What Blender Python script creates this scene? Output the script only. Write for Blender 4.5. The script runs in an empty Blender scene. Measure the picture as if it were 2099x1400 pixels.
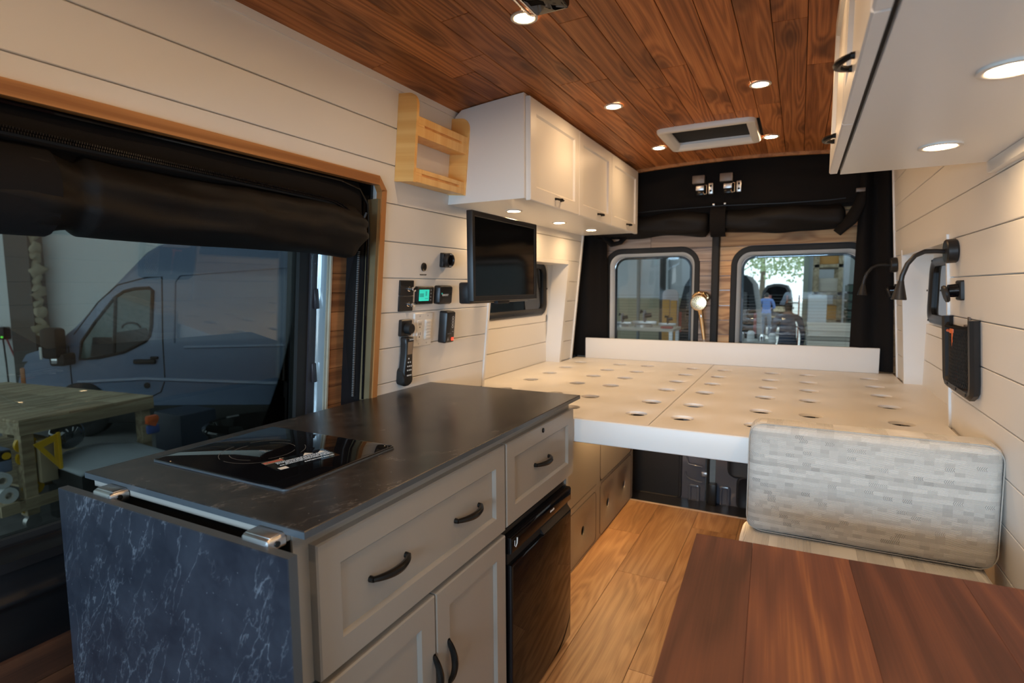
import bpy, bmesh, math, random
from mathutils import Vector, Matrix, noise
random.seed(7)
SC = bpy.context.scene
COL = SC.collection
PI = math.pi

# ---------------------------------------------------------------- camera, world, exposure
cd = bpy.data.cameras.new('camera')
cam = bpy.data.objects.new('camera', cd)
COL.objects.link(cam)
SC.camera = cam
EYE = 1.273                                    # lens height above the van floor
cam.matrix_world = Matrix(((0.88787551, -0.03832348, 0.45848488, 0.0),
                           (0.46003317, 0.08872758, -0.88345736, 0.0),
                           (-0.00682309, 0.99531841, 0.09640912, EYE),
                           (0, 0, 0, 1)))
cd.sensor_width = 36.0
cd.lens = 1133.8 / 2099 * 36.0
cd.clip_start = 0.02
cd.clip_end = 200
cd.dof.use_dof = True
cd.dof.focus_distance = 1.45
cd.dof.aperture_fstop = 4.0

w = bpy.data.worlds.new('overcast_sky')
SC.world = w
w.use_nodes = True
bg = w.node_tree.nodes['Background']
bg.inputs['Color'].default_value = (0.84, 0.94, 1.0, 1)
bg.inputs['Strength'].default_value = 2.2

SC.view_settings.view_transform = 'Standard'
SC.view_settings.look = 'None'
SC.view_settings.gamma = 1.0
SC.view_settings.use_curve_mapping = False
SC.view_settings.exposure = 0.0
SC.cycles.use_denoising = True
SC.cycles.max_bounces = 10
SC.cycles.diffuse_bounces = 5
SC.cycles.transparent_max_bounces = 24
SC.cycles.sample_clamp_indirect = 6.0
LAMP_STRENGTH = 245.0
LAMP_COLOUR = (1.0, 0.66, 0.35)

# daylight falling in through the windscreen, below the cab's overhead shelf
al = bpy.data.lights.new('windscreen_daylight', 'AREA')
al.shape = 'RECTANGLE'
al.size = 1.5
al.size_y = .50
al.energy = 90
al.color = (0.48, 0.74, 1.0)
alo = bpy.data.objects.new('windscreen_daylight', al)
COL.objects.link(alo)
alo.location = (-.42, -1.86, 1.19)
alo.rotation_euler = Vector((0, 1, 0)).to_track_quat('-Z', 'Z').to_euler()

GROUND = -0.68                                 # workshop floor below the van floor

# ---------------------------------------------------------------- mesh builder
class MB:
    def __init__(s):
        s.bm = bmesh.new()

    def box(s, x0, y0, z0, x1, y1, z1, bev=0.0, seg=2, M=None):
        r = bmesh.ops.create_cube(s.bm, size=1.0)
        vs = r['verts']
        for v in vs:
            v.co = Vector((x0 + (v.co.x + .5) * (x1 - x0), y0 + (v.co.y + .5) * (y1 - y0), z0 + (v.co.z + .5) * (z1 - z0)))
        if bev > 0:
            es = list({e for v in vs for e in v.link_edges})
            rb = bmesh.ops.bevel(s.bm, geom=es, offset=bev, segments=seg, affect='EDGES', profile=.5)
            vs = list({v for f in rb['faces'] for v in f.verts} | {v for v in vs if v.is_valid})
        if M is not None:
            for v in vs:
                v.co = M @ v.co
        return s

    def prism(s, pts, axis, d0, d1, M=None):
        def mk(p, d):
            if axis == 'x': c = Vector((d, p[0], p[1]))
            elif axis == 'y': c = Vector((p[0], d, p[1]))
            else: c = Vector((p[0], p[1], d))
            return s.bm.verts.new(M @ c if M is not None else c)
        a = [mk(p, d0) for p in pts]
        b = [mk(p, d1) for p in pts]
        n = len(pts)
        s.bm.faces.new(a)
        s.bm.faces.new(b[::-1])
        for i in range(n):
            s.bm.faces.new((a[i], b[i], b[(i + 1) % n], a[(i + 1) % n]))
        return s

    def loops(s, loops, cap0=True, cap1=True, closed=True):
        rs = [[s.bm.verts.new(Vector(p)) for p in L] for L in loops]
        n = len(rs[0])
        for a, b in zip(rs, rs[1:]):
            for i in range(n if closed else n - 1):
                j = (i + 1) % n
                s.bm.faces.new((a[i], a[j], b[j], b[i]))
        if cap0 and closed: s.bm.faces.new(rs[0][::-1])
        if cap1 and closed: s.bm.faces.new(rs[-1])
        return s

    def rings(s, a0, a1, b0, b1, stack, rad=0.0, seg=5, cap0=True, cap1=True):
        """stack of (inset, height) rectangles with rounded corners, drawn in x, y and raised in z"""
        L = []
        for ins, h in stack:
            L.append([(p[0], p[1], h) for p in rrect(a0 + ins, a1 - ins, b0 + ins, b1 - ins, max(rad - ins, 0.0006) if rad > 0 else 0, seg)])
        return s.loops(L, cap0, cap1)

    def lathe(s, prof, seg=20, M=None, cap0=True, cap1=True):
        L = []
        for r, z in prof:
            row = []
            for i in range(seg):
                t = 2 * PI * i / seg
                c = Vector((r * math.cos(t), r * math.sin(t), z))
                row.append(M @ c if M is not None else c)
            L.append(row)
        return s.loops(L, cap0, cap1)

    def cyl(s, p0, p1, r0, r1=None, seg=14):
        return s.tube([p0, p1], [r0, r0 if r1 is None else r1], seg)

    def tube(s, path, r, seg=8, cap=True, closed=False, flat=1.0):
        P = [Vector(p) for p in path]
        n = len(P)
        if not isinstance(r, (list, tuple)): r = [r] * n
        L = []
        up = None
        for i in range(n):
            if closed: d = P[(i + 1) % n] - P[i - 1]
            elif i == 0: d = P[1] - P[0]
            elif i == n - 1: d = P[-1] - P[-2]
            else: d = P[i + 1] - P[i - 1]
            d.normalize()
            if up is None:
                up = d.orthogonal().normalized()
            else:
                up = (up - d * up.dot(d)).normalized()
            side = d.cross(up)
            L.append([P[i] + (up * math.cos(2 * PI * k / seg) * flat + side * math.sin(2 * PI * k / seg)) * r[i] for k in range(seg)])
        if closed:
            L.append(L[0][:])
            return s.loops(L, False, False)
        return s.loops(L, cap, cap)

    def sphere(s, c, r, seg=16, scale=(1, 1, 1)):
        M = Matrix.Translation(Vector(c)) @ Matrix.Diagonal((r * scale[0], r * scale[1], r * scale[2], 1))
        bmesh.ops.create_uvsphere(s.bm, u_segments=seg, v_segments=max(6, seg // 2), radius=1, matrix=M)
        return s

    def grid(s, f, nu, nv, thick=None):
        V = [[s.bm.verts.new(Vector(f(i / nu, j / nv))) for j in range(nv + 1)] for i in range(nu + 1)]
        for i in range(nu):
            for j in range(nv):
                s.bm.faces.new((V[i][j], V[i + 1][j], V[i + 1][j + 1], V[i][j + 1]))
        return s

    def quad(s, *ps):
        s.bm.faces.new([s.bm.verts.new(Vector(p)) for p in ps])
        return s

    def mesh(s, name, mat, smooth=35, recalc=True):
        bmesh.ops.remove_doubles(s.bm, verts=s.bm.verts, dist=1e-6)
        if recalc:
            bmesh.ops.recalc_face_normals(s.bm, faces=s.bm.faces)
        me = bpy.data.meshes.new(name)
        s.bm.to_mesh(me)
        s.bm.free()
        if mat is not None:
            me.materials.append(mat)
        if smooth:
            me.polygons.foreach_set('use_smooth', [True] * len(me.polygons))
            me.set_sharp_from_angle(angle=math.radians(smooth))
        return me

    def build(s, name, mat, parent=None, M=None, smooth=35, kind=None, label=None, recalc=True):
        me = s.mesh(name, mat, smooth, recalc)
        o = bpy.data.objects.new(name, me)
        COL.objects.link(o)
        if parent is not None: o.parent = parent
        if M is not None: o.matrix_local = M
        if kind: o['kind'] = kind
        if label: o['label'] = label
        return o


def rrect(x0, x1, y0, y1, r, seg=5):
    if r <= 0:
        return [(x0, y0), (x1, y0), (x1, y1), (x0, y1)]
    r = min(r, (x1 - x0) / 2 - 1e-5, (y1 - y0) / 2 - 1e-5)
    out = []
    for cx, cy, a in ((x1 - r, y0 + r, -90), (x1 - r, y1 - r, 0), (x0 + r, y1 - r, 90), (x0 + r, y0 + r, 180)):
        for k in range(seg + 1):
            t = math.radians(a + 90 * k / seg)
            out.append((cx + r * math.cos(t), cy + r * math.sin(t)))
    return out


def tag(o, label, cat=None, group=None, kind=None):
    o['label'] = label
    if cat: o['category'] = cat
    if group: o['group'] = group
    if kind: o['kind'] = kind
    return o


def root(name, label, cat, M=None, group=None, kind=None):
    o = bpy.data.objects.new(name, None)
    o.empty_display_size = .05
    COL.objects.link(o)
    if M is not None: o.matrix_world = M
    return tag(o, label, cat, group, kind)


def copy_tree(src, M, label=None, group=None):
    o = src.copy()
    COL.objects.link(o)
    o.matrix_world = M
    if label: o['label'] = label
    if group: o['group'] = group
    for ch in [c for c in ALL() if c.parent == src]:
        c = ch.copy(); COL.objects.link(c); c.parent = o; c.matrix_local = ch.matrix_local.copy()
        for g in [x for x in ALL() if x.parent == ch]:
            d = g.copy(); COL.objects.link(d); d.parent = c; d.matrix_local = g.matrix_local.copy()
    return o


def ALL():
    return list(COL.objects)


def basis(o, a, b):
    a = Vector(a).normalized(); b = Vector(b).normalized(); c = a.cross(b)
    M = Matrix(((a.x, b.x, c.x, o[0]), (a.y, b.y, c.y, o[1]), (a.z, b.z, c.z, o[2]), (0, 0, 0, 1)))
    return M


# wall planes lean inwards like a van's sides
XL0, KL, XR0, KR = -1.325, .10, .457, -.065
def xl(z, off=0): return XL0 + KL * (z - .893) + off
def xr(z, off=0): return XR0 + KR * (z - .893) - off
def ML(y, z, off=0): return basis((xl(z, off), y, z), (0, 1, 0), (KL, 0, 1))
def MR(y, z, off=0): return basis((xr(z, off), y, z), (0, -1, 0), (KR, 0, 1))
def FX(x, y, z): return basis((x, y, z), (0, 1, 0), (0, 0, 1))      # faces +x
def FMX(x, y, z): return basis((x, y, z), (0, -1, 0), (0, 0, 1))    # faces -x
def FMY(x, y, z): return basis((x, y, z), (1, 0, 0), (0, 0, 1))     # faces -y
def FUP(x, y, z): return basis((x, y, z), (1, 0, 0), (0, 1, 0))     # faces up
def FDN(x, y, z): return basis((x, y, z), (1, 0, 0), (0, -1, 0))    # faces down
ID = Matrix.Identity(4)


def text(body, size, mat, parent, M, align='CENTER', name='lettering', ext=.0003, bold=0.0):
    cu = bpy.data.curves.new(name, 'FONT')
    cu.body = body
    cu.size = size
    cu.align_x = align
    cu.align_y = 'CENTER'
    cu.extrude = ext
    cu.offset = bold
    cu.resolution_u = 2
    cu.materials.append(mat)
    t = bpy.data.objects.new(name, cu)
    COL.objects.link(t)
    bpy.context.view_layer.update()
    me = bpy.data.meshes.new_from_object(t.evaluated_get(bpy.context.evaluated_depsgraph_get()))
    bpy.data.objects.remove(t)
    me.name = name
    me.materials.clear(); me.materials.append(mat)
    o = bpy.data.objects.new(name, me)
    COL.objects.link(o)
    o.parent = parent
    o.matrix_local = M
    return o


def plate_hole(mb, outer, c, r, z0, z1, n=24, bev=.003, hole_bottom=None):
    """a cell of plate with a round hole: outer is a list of boundary samplers by angle"""
    angs, pts = outer
    def ring(f):
        return [mb.bm.verts.new(Vector(f(i))) for i in range(len(angs))]
    def circ(rr, z):
        return ring(lambda i: (c[0] + rr * math.cos(angs[i]), c[1] + rr * math.sin(angs[i]), z))
    o1 = ring(lambda i: (pts[i][0], pts[i][1], z1))
    c1 = circ(r + bev, z1)
    c2 = circ(r + bev * .3, z1 - bev * .3)
    c3 = circ(r, z1 - bev)
    c4 = circ(r, z0)
    o0 = ring(lambda i: (pts[i][0], pts[i][1], z0))
    seq = [o1, c1, c2, c3, c4, o0]
    N = len(angs)
    for a, b in zip(seq, seq[1:]):
        for i in range(N):
            j = (i + 1) % N
            mb.bm.faces.new((a[i], a[j], b[j], b[i]))
    return o1, o0


def rect_bound(c, x0, x1, y0, y1, n=24, rad=0.0):
    angs = [2 * PI * k / n for k in range(n)]
    if rad <= 0:
        for X, Y in ((x0, y0), (x1, y0), (x1, y1), (x0, y1)):
            angs.append(math.atan2(Y - c[1], X - c[0]) % (2 * PI))
    angs = sorted(set(round(a, 6) for a in angs))
    pts = []
    for a in angs:
        dx, dy = math.cos(a), math.sin(a)
        t = 1e9
        if dx > 1e-9: t = min(t, (x1 - c[0]) / dx)
        if dx < -1e-9: t = min(t, (x0 - c[0]) / dx)
        if dy > 1e-9: t = min(t, (y1 - c[1]) / dy)
        if dy < -1e-9: t = min(t, (y0 - c[1]) / dy)
        pts.append((c[0] + dx * t, c[1] + dy * t))
    return angs, pts
# ---------------------------------------------------------------- materials
def nodes(name):
    m = bpy.data.materials.new(name)
    m.use_nodes = True
    nt = m.node_tree
    return m, nt, nt.nodes['Principled BSDF'], nt.nodes.new, nt.links.new


def plain(name, col, rough=.5, metal=0.0, spec=.5, coat=0.0, bump=0.0, bscale=200, emit=None, estr=0, trans=0.0, ior=1.45, var=0.0, sheen=0.0):
    m, nt, b, N, L = nodes(name)
    b.inputs['Base Color'].default_value = (*col, 1)
    b.inputs['Roughness'].default_value = rough
    b.inputs['Metallic'].default_value = metal
    b.inputs['Specular IOR Level'].default_value = spec
    b.inputs['Coat Weight'].default_value = coat
    b.inputs['IOR'].default_value = ior
    b.inputs['Transmission Weight'].default_value = trans
    b.inputs['Sheen Weight'].default_value = sheen
    if emit:
        b.inputs['Emission Color'].default_value = (*emit, 1)
        b.inputs['Emission Strength'].default_value = estr
    tc = N('ShaderNodeTexCoord')
    if var > 0:
        t = N('ShaderNodeTexNoise'); t.inputs['Scale'].default_value = 9; t.inputs['Detail'].default_value = 4
        L(tc.outputs['Object'], t.inputs['Vector'])
        r = N('ShaderNodeMapRange'); r.inputs['To Min'].default_value = 1 - var; r.inputs['To Max'].default_value = 1 + var
        L(t.outputs['Fac'], r.inputs['Value'])
        mx = N('ShaderNodeVectorMath'); mx.operation = 'SCALE'
        mx.inputs[0].default_value = col
        L(r.outputs['Result'], mx.inputs['Scale'])
        L(mx.outputs['Vector'], b.inputs['Base Color'])
    if bump > 0:
        t = N('ShaderNodeTexNoise'); t.inputs['Scale'].default_value = bscale; t.inputs['Detail'].default_value = 3
        L(tc.outputs['Object'], t.inputs['Vector'])
        bp = N('ShaderNodeBump'); bp.inputs['Strength'].default_value = bump; bp.inputs['Distance'].default_value = .002
        L(t.outputs['Fac'], bp.inputs['Height'])
        L(bp.outputs['Normal'], b.inputs['Normal'])
    return m


def wood(name, stops, along=1, across=8.0, rings=9.0, knots=.5, rough=.45, vary=.25, coat=0.0, fibre=.35, bump=.15, lens=.55, spec=.5, knotcol=.45, hvar=0.0, thick=2, ramp=.17, knotsize=.26):
    """grain runs along local axis `along`; every object gets its own patch by its random number"""
    m, nt, b, N, L = nodes(name)
    b.inputs['Roughness'].default_value = rough
    b.inputs['Coat Weight'].default_value = coat
    b.inputs['Specular IOR Level'].default_value = spec
    tc = N('ShaderNodeTexCoord'); oi = N('ShaderNodeObjectInfo')
    off = N('ShaderNodeVectorMath'); off.operation = 'SCALE'
    off.inputs[0].default_value = (31.7, 57.3, 13.1)
    L(oi.outputs['Random'], off.inputs['Scale'])
    ad = N('ShaderNodeVectorMath'); ad.operation = 'ADD'
    L(tc.outputs['Object'], ad.inputs[0]); L(off.outputs['Vector'], ad.inputs[1])
    sc = [across] * 3; sc[along] = lens
    mp = N('ShaderNodeVectorMath'); mp.operation = 'MULTIPLY'; mp.inputs[1].default_value = sc
    L(ad.outputs['Vector'], mp.inputs[0])
    # knots
    ks = [5.0] * 3; ks[along] = 1.9; ks[thick] = 0.0
    km = N('ShaderNodeVectorMath'); km.operation = 'MULTIPLY'; km.inputs[1].default_value = ks
    L(ad.outputs['Vector'], km.inputs[0])
    vo = N('ShaderNodeTexVoronoi'); vo.inputs['Scale'].default_value = 1.0; vo.voronoi_dimensions = '2D'
    sx = N('ShaderNodeSeparateXYZ'); cx_ = N('ShaderNodeCombineXYZ'); L(km.outputs['Vector'], sx.inputs[0])
    ot = [q for q in (0, 1, 2) if q not in (along, thick)][0]
    L(sx.outputs[along], cx_.inputs[0]); L(sx.outputs[ot], cx_.inputs[1])
    L(cx_.outputs[0], vo.inputs['Vector'])
    kn = N('ShaderNodeMapRange'); kn.interpolation_type = 'SMOOTHSTEP'
    kn.inputs['From Min'].default_value = .02; kn.inputs['From Max'].default_value = knotsize
    kn.inputs['To Min'].default_value = knots; kn.inputs['To Max'].default_value = 0
    L(vo.outputs['Distance'], kn.inputs['Value'])
    n1 = N('ShaderNodeTexNoise'); n1.inputs['Scale'].default_value = 1.0; n1.inputs['Detail'].default_value = 2; n1.inputs['Distortion'].default_value = .25
    L(mp.outputs['Vector'], n1.inputs['Vector'])
    ph = N('ShaderNodeMath'); ph.operation = 'MULTIPLY_ADD'
    L(n1.outputs['Fac'], ph.inputs[0]); ph.inputs[1].default_value = rings * 6.283
    kk = N('ShaderNodeMath'); kk.operation = 'MULTIPLY'; kk.inputs[1].default_value = 9.0
    L(kn.outputs['Result'], kk.inputs[0]); L(kk.outputs[0], ph.inputs[2])
    sn = N('ShaderNodeMath'); sn.operation = 'SINE'; L(ph.outputs[0], sn.inputs[0])
    fs = [260.0] * 3; fs[along] = 4.0
    fm = N('ShaderNodeVectorMath'); fm.operation = 'MULTIPLY'; fm.inputs[1].default_value = fs
    L(ad.outputs['Vector'], fm.inputs[0])
    n2 = N('ShaderNodeTexNoise'); n2.inputs['Scale'].default_value = 1; n2.inputs['Detail'].default_value = 3
    L(fm.outputs['Vector'], n2.inputs['Vector'])
    n3 = N('ShaderNodeTexNoise'); n3.inputs['Scale'].default_value = .6; n3.inputs['Detail'].default_value = 4
    L(mp.outputs['Vector'], n3.inputs['Vector'])
    a1 = N('ShaderNodeMath'); a1.operation = 'MULTIPLY_ADD'; a1.inputs[1].default_value = ramp; a1.inputs[2].default_value = .0
    L(sn.outputs[0], a1.inputs[0])
    a2 = N('ShaderNodeMath'); a2.operation = 'MULTIPLY_ADD'; a2.inputs[1].default_value = fibre
    L(n2.outputs['Fac'], a2.inputs[0]); L(a1.outputs[0], a2.inputs[2])
    a3 = N('ShaderNodeMath'); a3.operation = 'MULTIPLY_ADD'; a3.inputs[1].default_value = 1.0 - fibre
    L(n3.outputs['Fac'], a3.inputs[0]); L(a2.outputs[0], a3.inputs[2])
    rp = N('ShaderNodeValToRGB')
    el = rp.color_ramp.elements
    while len(el) < len(stops): el.new(.5)
    for e, (p, c) in zip(el, stops): e.position = p; e.color = (*c, 1)
    L(a3.outputs[0], rp.inputs['Fac'])
    mk = N('ShaderNodeMix'); mk.data_type = 'RGBA'
    mk.inputs['B'].default_value = (*[v * knotcol for v in stops[0][1]], 1)
    k2 = N('ShaderNodeMath'); k2.operation = 'MULTIPLY'; k2.inputs[1].default_value = .8
    L(kn.outputs['Result'], k2.inputs[0])
    L(k2.outputs[0], mk.inputs['Factor']); L(rp.outputs['Color'], mk.inputs['A'])
    hv = N('ShaderNodeHueSaturation')
    vr = N('ShaderNodeMapRange'); vr.inputs['To Min'].default_value = 1 - vary; vr.inputs['To Max'].default_value = 1 + vary
    fr = N('ShaderNodeMath'); fr.operation = 'MULTIPLY'; fr.inputs[1].default_value = 7.77
    fc = N('ShaderNodeMath'); fc.operation = 'FRACT'
    L(oi.outputs['Random'], fr.inputs[0]); L(fr.outputs[0], fc.inputs[0]); L(fc.outputs[0], vr.inputs['Value'])
    L(vr.outputs['Result'], hv.inputs['Value']); L(mk.outputs['Result'], hv.inputs['Color'])
    if hvar:
        sr = N('ShaderNodeMapRange'); sr.inputs['To Min'].default_value = 1 - hvar; sr.inputs['To Max'].default_value = 1.0
        L(oi.outputs['Random'], sr.inputs['Value']); L(sr.outputs['Result'], hv.inputs['Saturation'])
    L(hv.outputs['Color'], b.inputs['Base Color'])
    if bump > 0:
        bp = N('ShaderNodeBump'); bp.inputs['Strength'].default_value = bump; bp.inputs['Distance'].default_value = .0015
        L(a2.outputs[0], bp.inputs['Height']); L(bp.outputs['Normal'], b.inputs['Normal'])
    return m


def stone(name, base, light, vein, rough, scale=1.0):
    m, nt, b, N, L = nodes(name)
    b.inputs['Specular IOR Level'].default_value = .5
    b.inputs['Roughness'].default_value = rough
    tc = N('ShaderNodeTexCoord')
    mp = N('ShaderNodeMapping'); mp.inputs['Scale'].default_value = (scale, scale, scale); mp.inputs['Rotation'].default_value = (.2, .1, .5)
    L(tc.outputs['Object'], mp.inputs['Vector'])
    n0 = N('ShaderNodeTexNoise'); n0.inputs['Scale'].default_value = 11; n0.inputs['Detail'].default_value = 8; n0.inputs['Roughness'].default_value = .68
    L(mp.outputs['Vector'], n0.inputs['Vector'])
    r0 = N('ShaderNodeValToRGB'); r0.color_ramp.elements[0].position = .32; r0.color_ramp.elements[0].color = (*base, 1)
    r0.color_ramp.elements[1].position = .75; r0.color_ramp.elements[1].color = (*light, 1)
    L(n0.outputs['Fac'], r0.inputs['Fac'])
    st = N('ShaderNodeVectorMath'); st.operation = 'MULTIPLY'; st.inputs[1].default_value = (1.9, .55, .6)
    L(mp.outputs['Vector'], st.inputs[0])
    prev = r0.outputs['Color']
    for sc_, wd, am in ((3.4, .0045, .62), (8.0, .006, .45)):
        n1 = N('ShaderNodeTexNoise'); n1.inputs['Scale'].default_value = sc_; n1.inputs['Detail'].default_value = 6; n1.inputs['Roughness'].default_value = .6; n1.inputs['Distortion'].default_value = .15
        L(st.outputs['Vector'], n1.inputs['Vector'])
        s = N('ShaderNodeMath'); s.operation = 'SUBTRACT'; s.inputs[1].default_value = .5; L(n1.outputs['Fac'], s.inputs[0])
        a = N('ShaderNodeMath'); a.operation = 'ABSOLUTE'; L(s.outputs[0], a.inputs[0])
        r = N('ShaderNodeMapRange'); r.inputs['From Min'].default_value = 0; r.inputs['From Max'].default_value = wd * 1.6
        r.inputs['To Min'].default_value = am; r.inputs['To Max'].default_value = 0
        L(a.outputs[0], r.inputs['Value'])
        g = N('ShaderNodeMath'); g.operation = 'MULTIPLY'; L(r.outputs['Result'], g.inputs[0])
        gg = N('ShaderNodeMapRange'); gg.inputs['From Min'].default_value = .38; gg.inputs['From Max'].default_value = .62
        L(n0.outputs['Fac'], gg.inputs['Value']); L(gg.outputs['Result'], g.inputs[1])
        mx = N('ShaderNodeMix'); mx.data_type = 'RGBA'; mx.inputs['B'].default_value = (*vein, 1)
        L(g.outputs[0], mx.inputs['Factor']); L(prev, mx.inputs['A'])
        prev = mx.outputs['Result']
    vo = N('ShaderNodeTexVoronoi'); vo.inputs['Scale'].default_value = 55
    L(mp.outputs['Vector'], vo.inputs['Vector'])
    rv = N('ShaderNodeMapRange'); rv.inputs['From Min'].default_value = .03; rv.inputs['From Max'].default_value = .09; rv.inputs['To Min'].default_value = .55; rv.inputs['To Max'].default_value = 0
    L(vo.outputs['Distance'], rv.inputs['Value'])
    mx = N('ShaderNodeMix'); mx.data_type = 'RGBA'; mx.inputs['B'].default_value = (*vein, 1)
    L(rv.outputs['Result'], mx.inputs['Factor']); L(prev, mx.inputs['A'])
    L(mx.outputs['Result'], b.inputs['Base Color'])
    return m


def pane(name, tint, refl=1.0, ior=1.5):
    m = bpy.data.materials.new(name); m.use_nodes = True
    nt = m.node_tree; N, L = nt.nodes.new, nt.links.new
    nt.nodes.clear()
    out = N('ShaderNodeOutputMaterial'); tr = N('ShaderNodeBsdfTransparent'); gl = N('ShaderNodeBsdfGlossy')
    tr.inputs['Color'].default_value = (*tint, 1)
    gl.inputs['Roughness'].default_value = 0.0
    gl.inputs['Color'].default_value = (refl, refl, refl, 1)
    f = N('ShaderNodeFresnel'); f.inputs['IOR'].default_value = ior
    mx = N('ShaderNodeMixShader')
    L(f.outputs[0], mx.inputs[0]); L(tr.outputs[0], mx.inputs[1]); L(gl.outputs[0], mx.inputs[2]); L(mx.outputs[0], out.inputs['Surface'])
    return m


def fabric_weave(name):
    """woven upholstery: narrow bands cut into blocks of dots, ribs and chevrons"""
    m, nt, b, N, L = nodes(name)
    b.inputs['Roughness'].default_value = .9
    b.inputs['Sheen Weight'].default_value = .15
    tc = N('ShaderNodeTexCoord')
    sp = N('ShaderNodeSeparateXYZ'); L(tc.outputs['Object'], sp.inputs[0])
    def math_(op, a, bb=None, c=None):
        n = N('ShaderNodeMath'); n.operation = op
        for i, v in enumerate((a, bb, c)):
            if v is None: continue
            if isinstance(v, (int, float)): n.inputs[i].default_value = v
            else: L(v, n.inputs[i])
        return n.outputs[0]
    X, Y, Z = sp.outputs
    row = math_('FLOOR', math_('MULTIPLY', Z, 1 / .0105))
    wr = N('ShaderNodeTexWhiteNoise'); wr.noise_dimensions = '1D'; L(row, wr.inputs['W'])
    xs = math_('ADD', X, math_('MULTIPLY', math_('FLOOR', math_('MULTIPLY', wr.outputs['Value'], 4)), .011))
    col = math_('FLOOR', math_('MULTIPLY', xs, 1 / .021))
    cb = N('ShaderNodeCombineXYZ'); L(col, cb.inputs[0]); L(row, cb.inputs[1])
    wn = N('ShaderNodeTexWhiteNoise'); wn.noise_dimensions = '2D'; L(cb.outputs[0], wn.inputs['Vector'])
    blk = wn.outputs['Value']
    rib = math_('SINE', math_('MULTIPLY', Z, 2 * PI / .0026))
    dot = math_('MULTIPLY', rib, math_('SINE', math_('MULTIPLY', X, 2 * PI / .0032)))
    chev = math_('SINE', math_('MULTIPLY_ADD', math_('PINGPONG', Z, .00525), 900.0, math_('MULTIPLY', X, 2 * PI / .0042)))
    isdot = math_('GREATER_THAN', blk, .45)
    ischev = math_('GREATER_THAN', blk, .93)
    pat = math_('MULTIPLY', dot, isdot)
    pat = math_('MULTIPLY_ADD', rib, math_('SUBTRACT', 1.0, isdot), pat)
    p1 = math_('MULTIPLY', pat, math_('SUBTRACT', 1.0, ischev))
    pat = math_('MULTIPLY_ADD', chev, ischev, p1)
    amp = math_('MULTIPLY_ADD', blk, .14, .10)
    tone = math_('MULTIPLY_ADD', pat, amp, math_('MULTIPLY_ADD', math_('POWER', blk, 3.0), -.21, math_('MULTIPLY_ADD', wr.outputs['Value'], .22, .52)))
    rp = N('ShaderNodeValToRGB')
    rp.color_ramp.elements[0].position = .05; rp.color_ramp.elements[0].color = (.20, .19, .175, 1)
    rp.color_ramp.elements[1].position = .85; rp.color_ramp.elements[1].color = (.72, .69, .63, 1)
    e = rp.color_ramp.elements.new(.5); e.color = (.50, .475, .43, 1)
    L(tone, rp.inputs['Fac'])
    L(rp.outputs['Color'], b.inputs['Base Color'])
    bp = N('ShaderNodeBump'); bp.inputs['Strength'].default_value = .5; bp.inputs['Distance'].default_value = .001
    L(pat, bp.inputs['Height']); L(bp.outputs['Normal'], b.inputs['Normal'])
    return m


M = {}
M['white'] = plain('white_paint', (.80, .775, .735), .42, bump=.05, bscale=60)
M['satin'] = plain('white_satin_paint', (.82, .80, .765), .28, bump=.03, bscale=40)
M['greige'] = plain('greige_paint', (.30, .275, .24), .36, bump=.05, bscale=90)
M['ceiling'] = wood('stained_pine', [(.25, (.17, .054, .014)), (.5, (.39, .138, .040)), (.78, (.60, .245, .084))], 1, 9, 15, .8, .5, .18, fibre=.42, bump=.3, ramp=.11, spec=.35)
M['floor'] = wood('vinyl_oak', [(.25, (.18, .080, .030)), (.5, (.315, .165, .070)), (.76, (.43, .255, .125))], 1, 9, 9, .5, .45, .16, fibre=.42, bump=.12, ramp=.10, lens=.9)
M['table'] = wood('walnut', [(.30, (.060, .018, .010)), (.5, (.105, .033, .018)), (.66, (.14, .045, .021)), (.82, (.25, .092, .032))], 1, 7, 9, 0.0, .46, .10, fibre=.32, bump=.03, lens=.72, ramp=.12, spec=.3)
M['trimwood'] = wood('stained_trim', [(.3, (.30, .115, .030)), (.7, (.52, .235, .075))], 1, 20, 3, 0, .4, .1, fibre=.4)
M['bamboo'] = wood('bamboo', [(.3, (.86, .46, .13)), (.7, (.97, .61, .21))], 2, 40, 1, 0, .4, .05, fibre=.25, bump=.03)
M['bambooy'] = wood('bamboo_across', [(.3, (.86, .46, .13)), (.7, (.97, .61, .21))], 1, 40, 1, 0, .4, .05, fibre=.25, bump=.03)
M['pine'] = wood('grey_pine', [(.25, (.20, .125, .085)), (.5, (.37, .255, .18)), (.8, (.52, .38, .27))], 0, 9, 9, .8, .6, .25, fibre=.38, hvar=.35, thick=1, ramp=.13)
M['honey'] = wood('honey_pine', [(.25, (.30, .135, .045)), (.5, (.54, .285, .105)), (.8, (.70, .43, .19))], 0, 9, 9, .8, .6, .2, fibre=.38, hvar=.15, thick=1, ramp=.13)
M['cedar'] = wood('stained_cladding', [(.25, (.13, .045, .014)), (.5, (.27, .105, .035)), (.8, (.40, .17, .06))], 1, 9, 7, .5, .6, .28, fibre=.38, thick=0, ramp=.13)
M['cedarshade'] = wood('shaded_cladding', [(.25, (.045, .014, .005)), (.5, (.085, .028, .010)), (.8, (.13, .048, .018))], 1, 9, 7, .5, .6, .25, fibre=.38, thick=0, ramp=.13)  # copy of the cedar, darkened for the shade low on the door
M['shopwood'] = wood('workshop_pine', [(.25, (.26, .19, .11)), (.5, (.42, .33, .20)), (.8, (.55, .45, .30))], 1, 9, 4, .3, .7, .15, fibre=.35)
M['ply'] = wood('stacked_boards', [(.25, (.45, .40, .33)), (.6, (.62, .56, .47)), (.85, (.75, .70, .62))], 0, 8, 2, 0, .7, .3)
M['stone'] = stone('dark_stone_laminate', (.016, .014, .013), (.046, .041, .038), (.17, .16, .15), .27)
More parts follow.
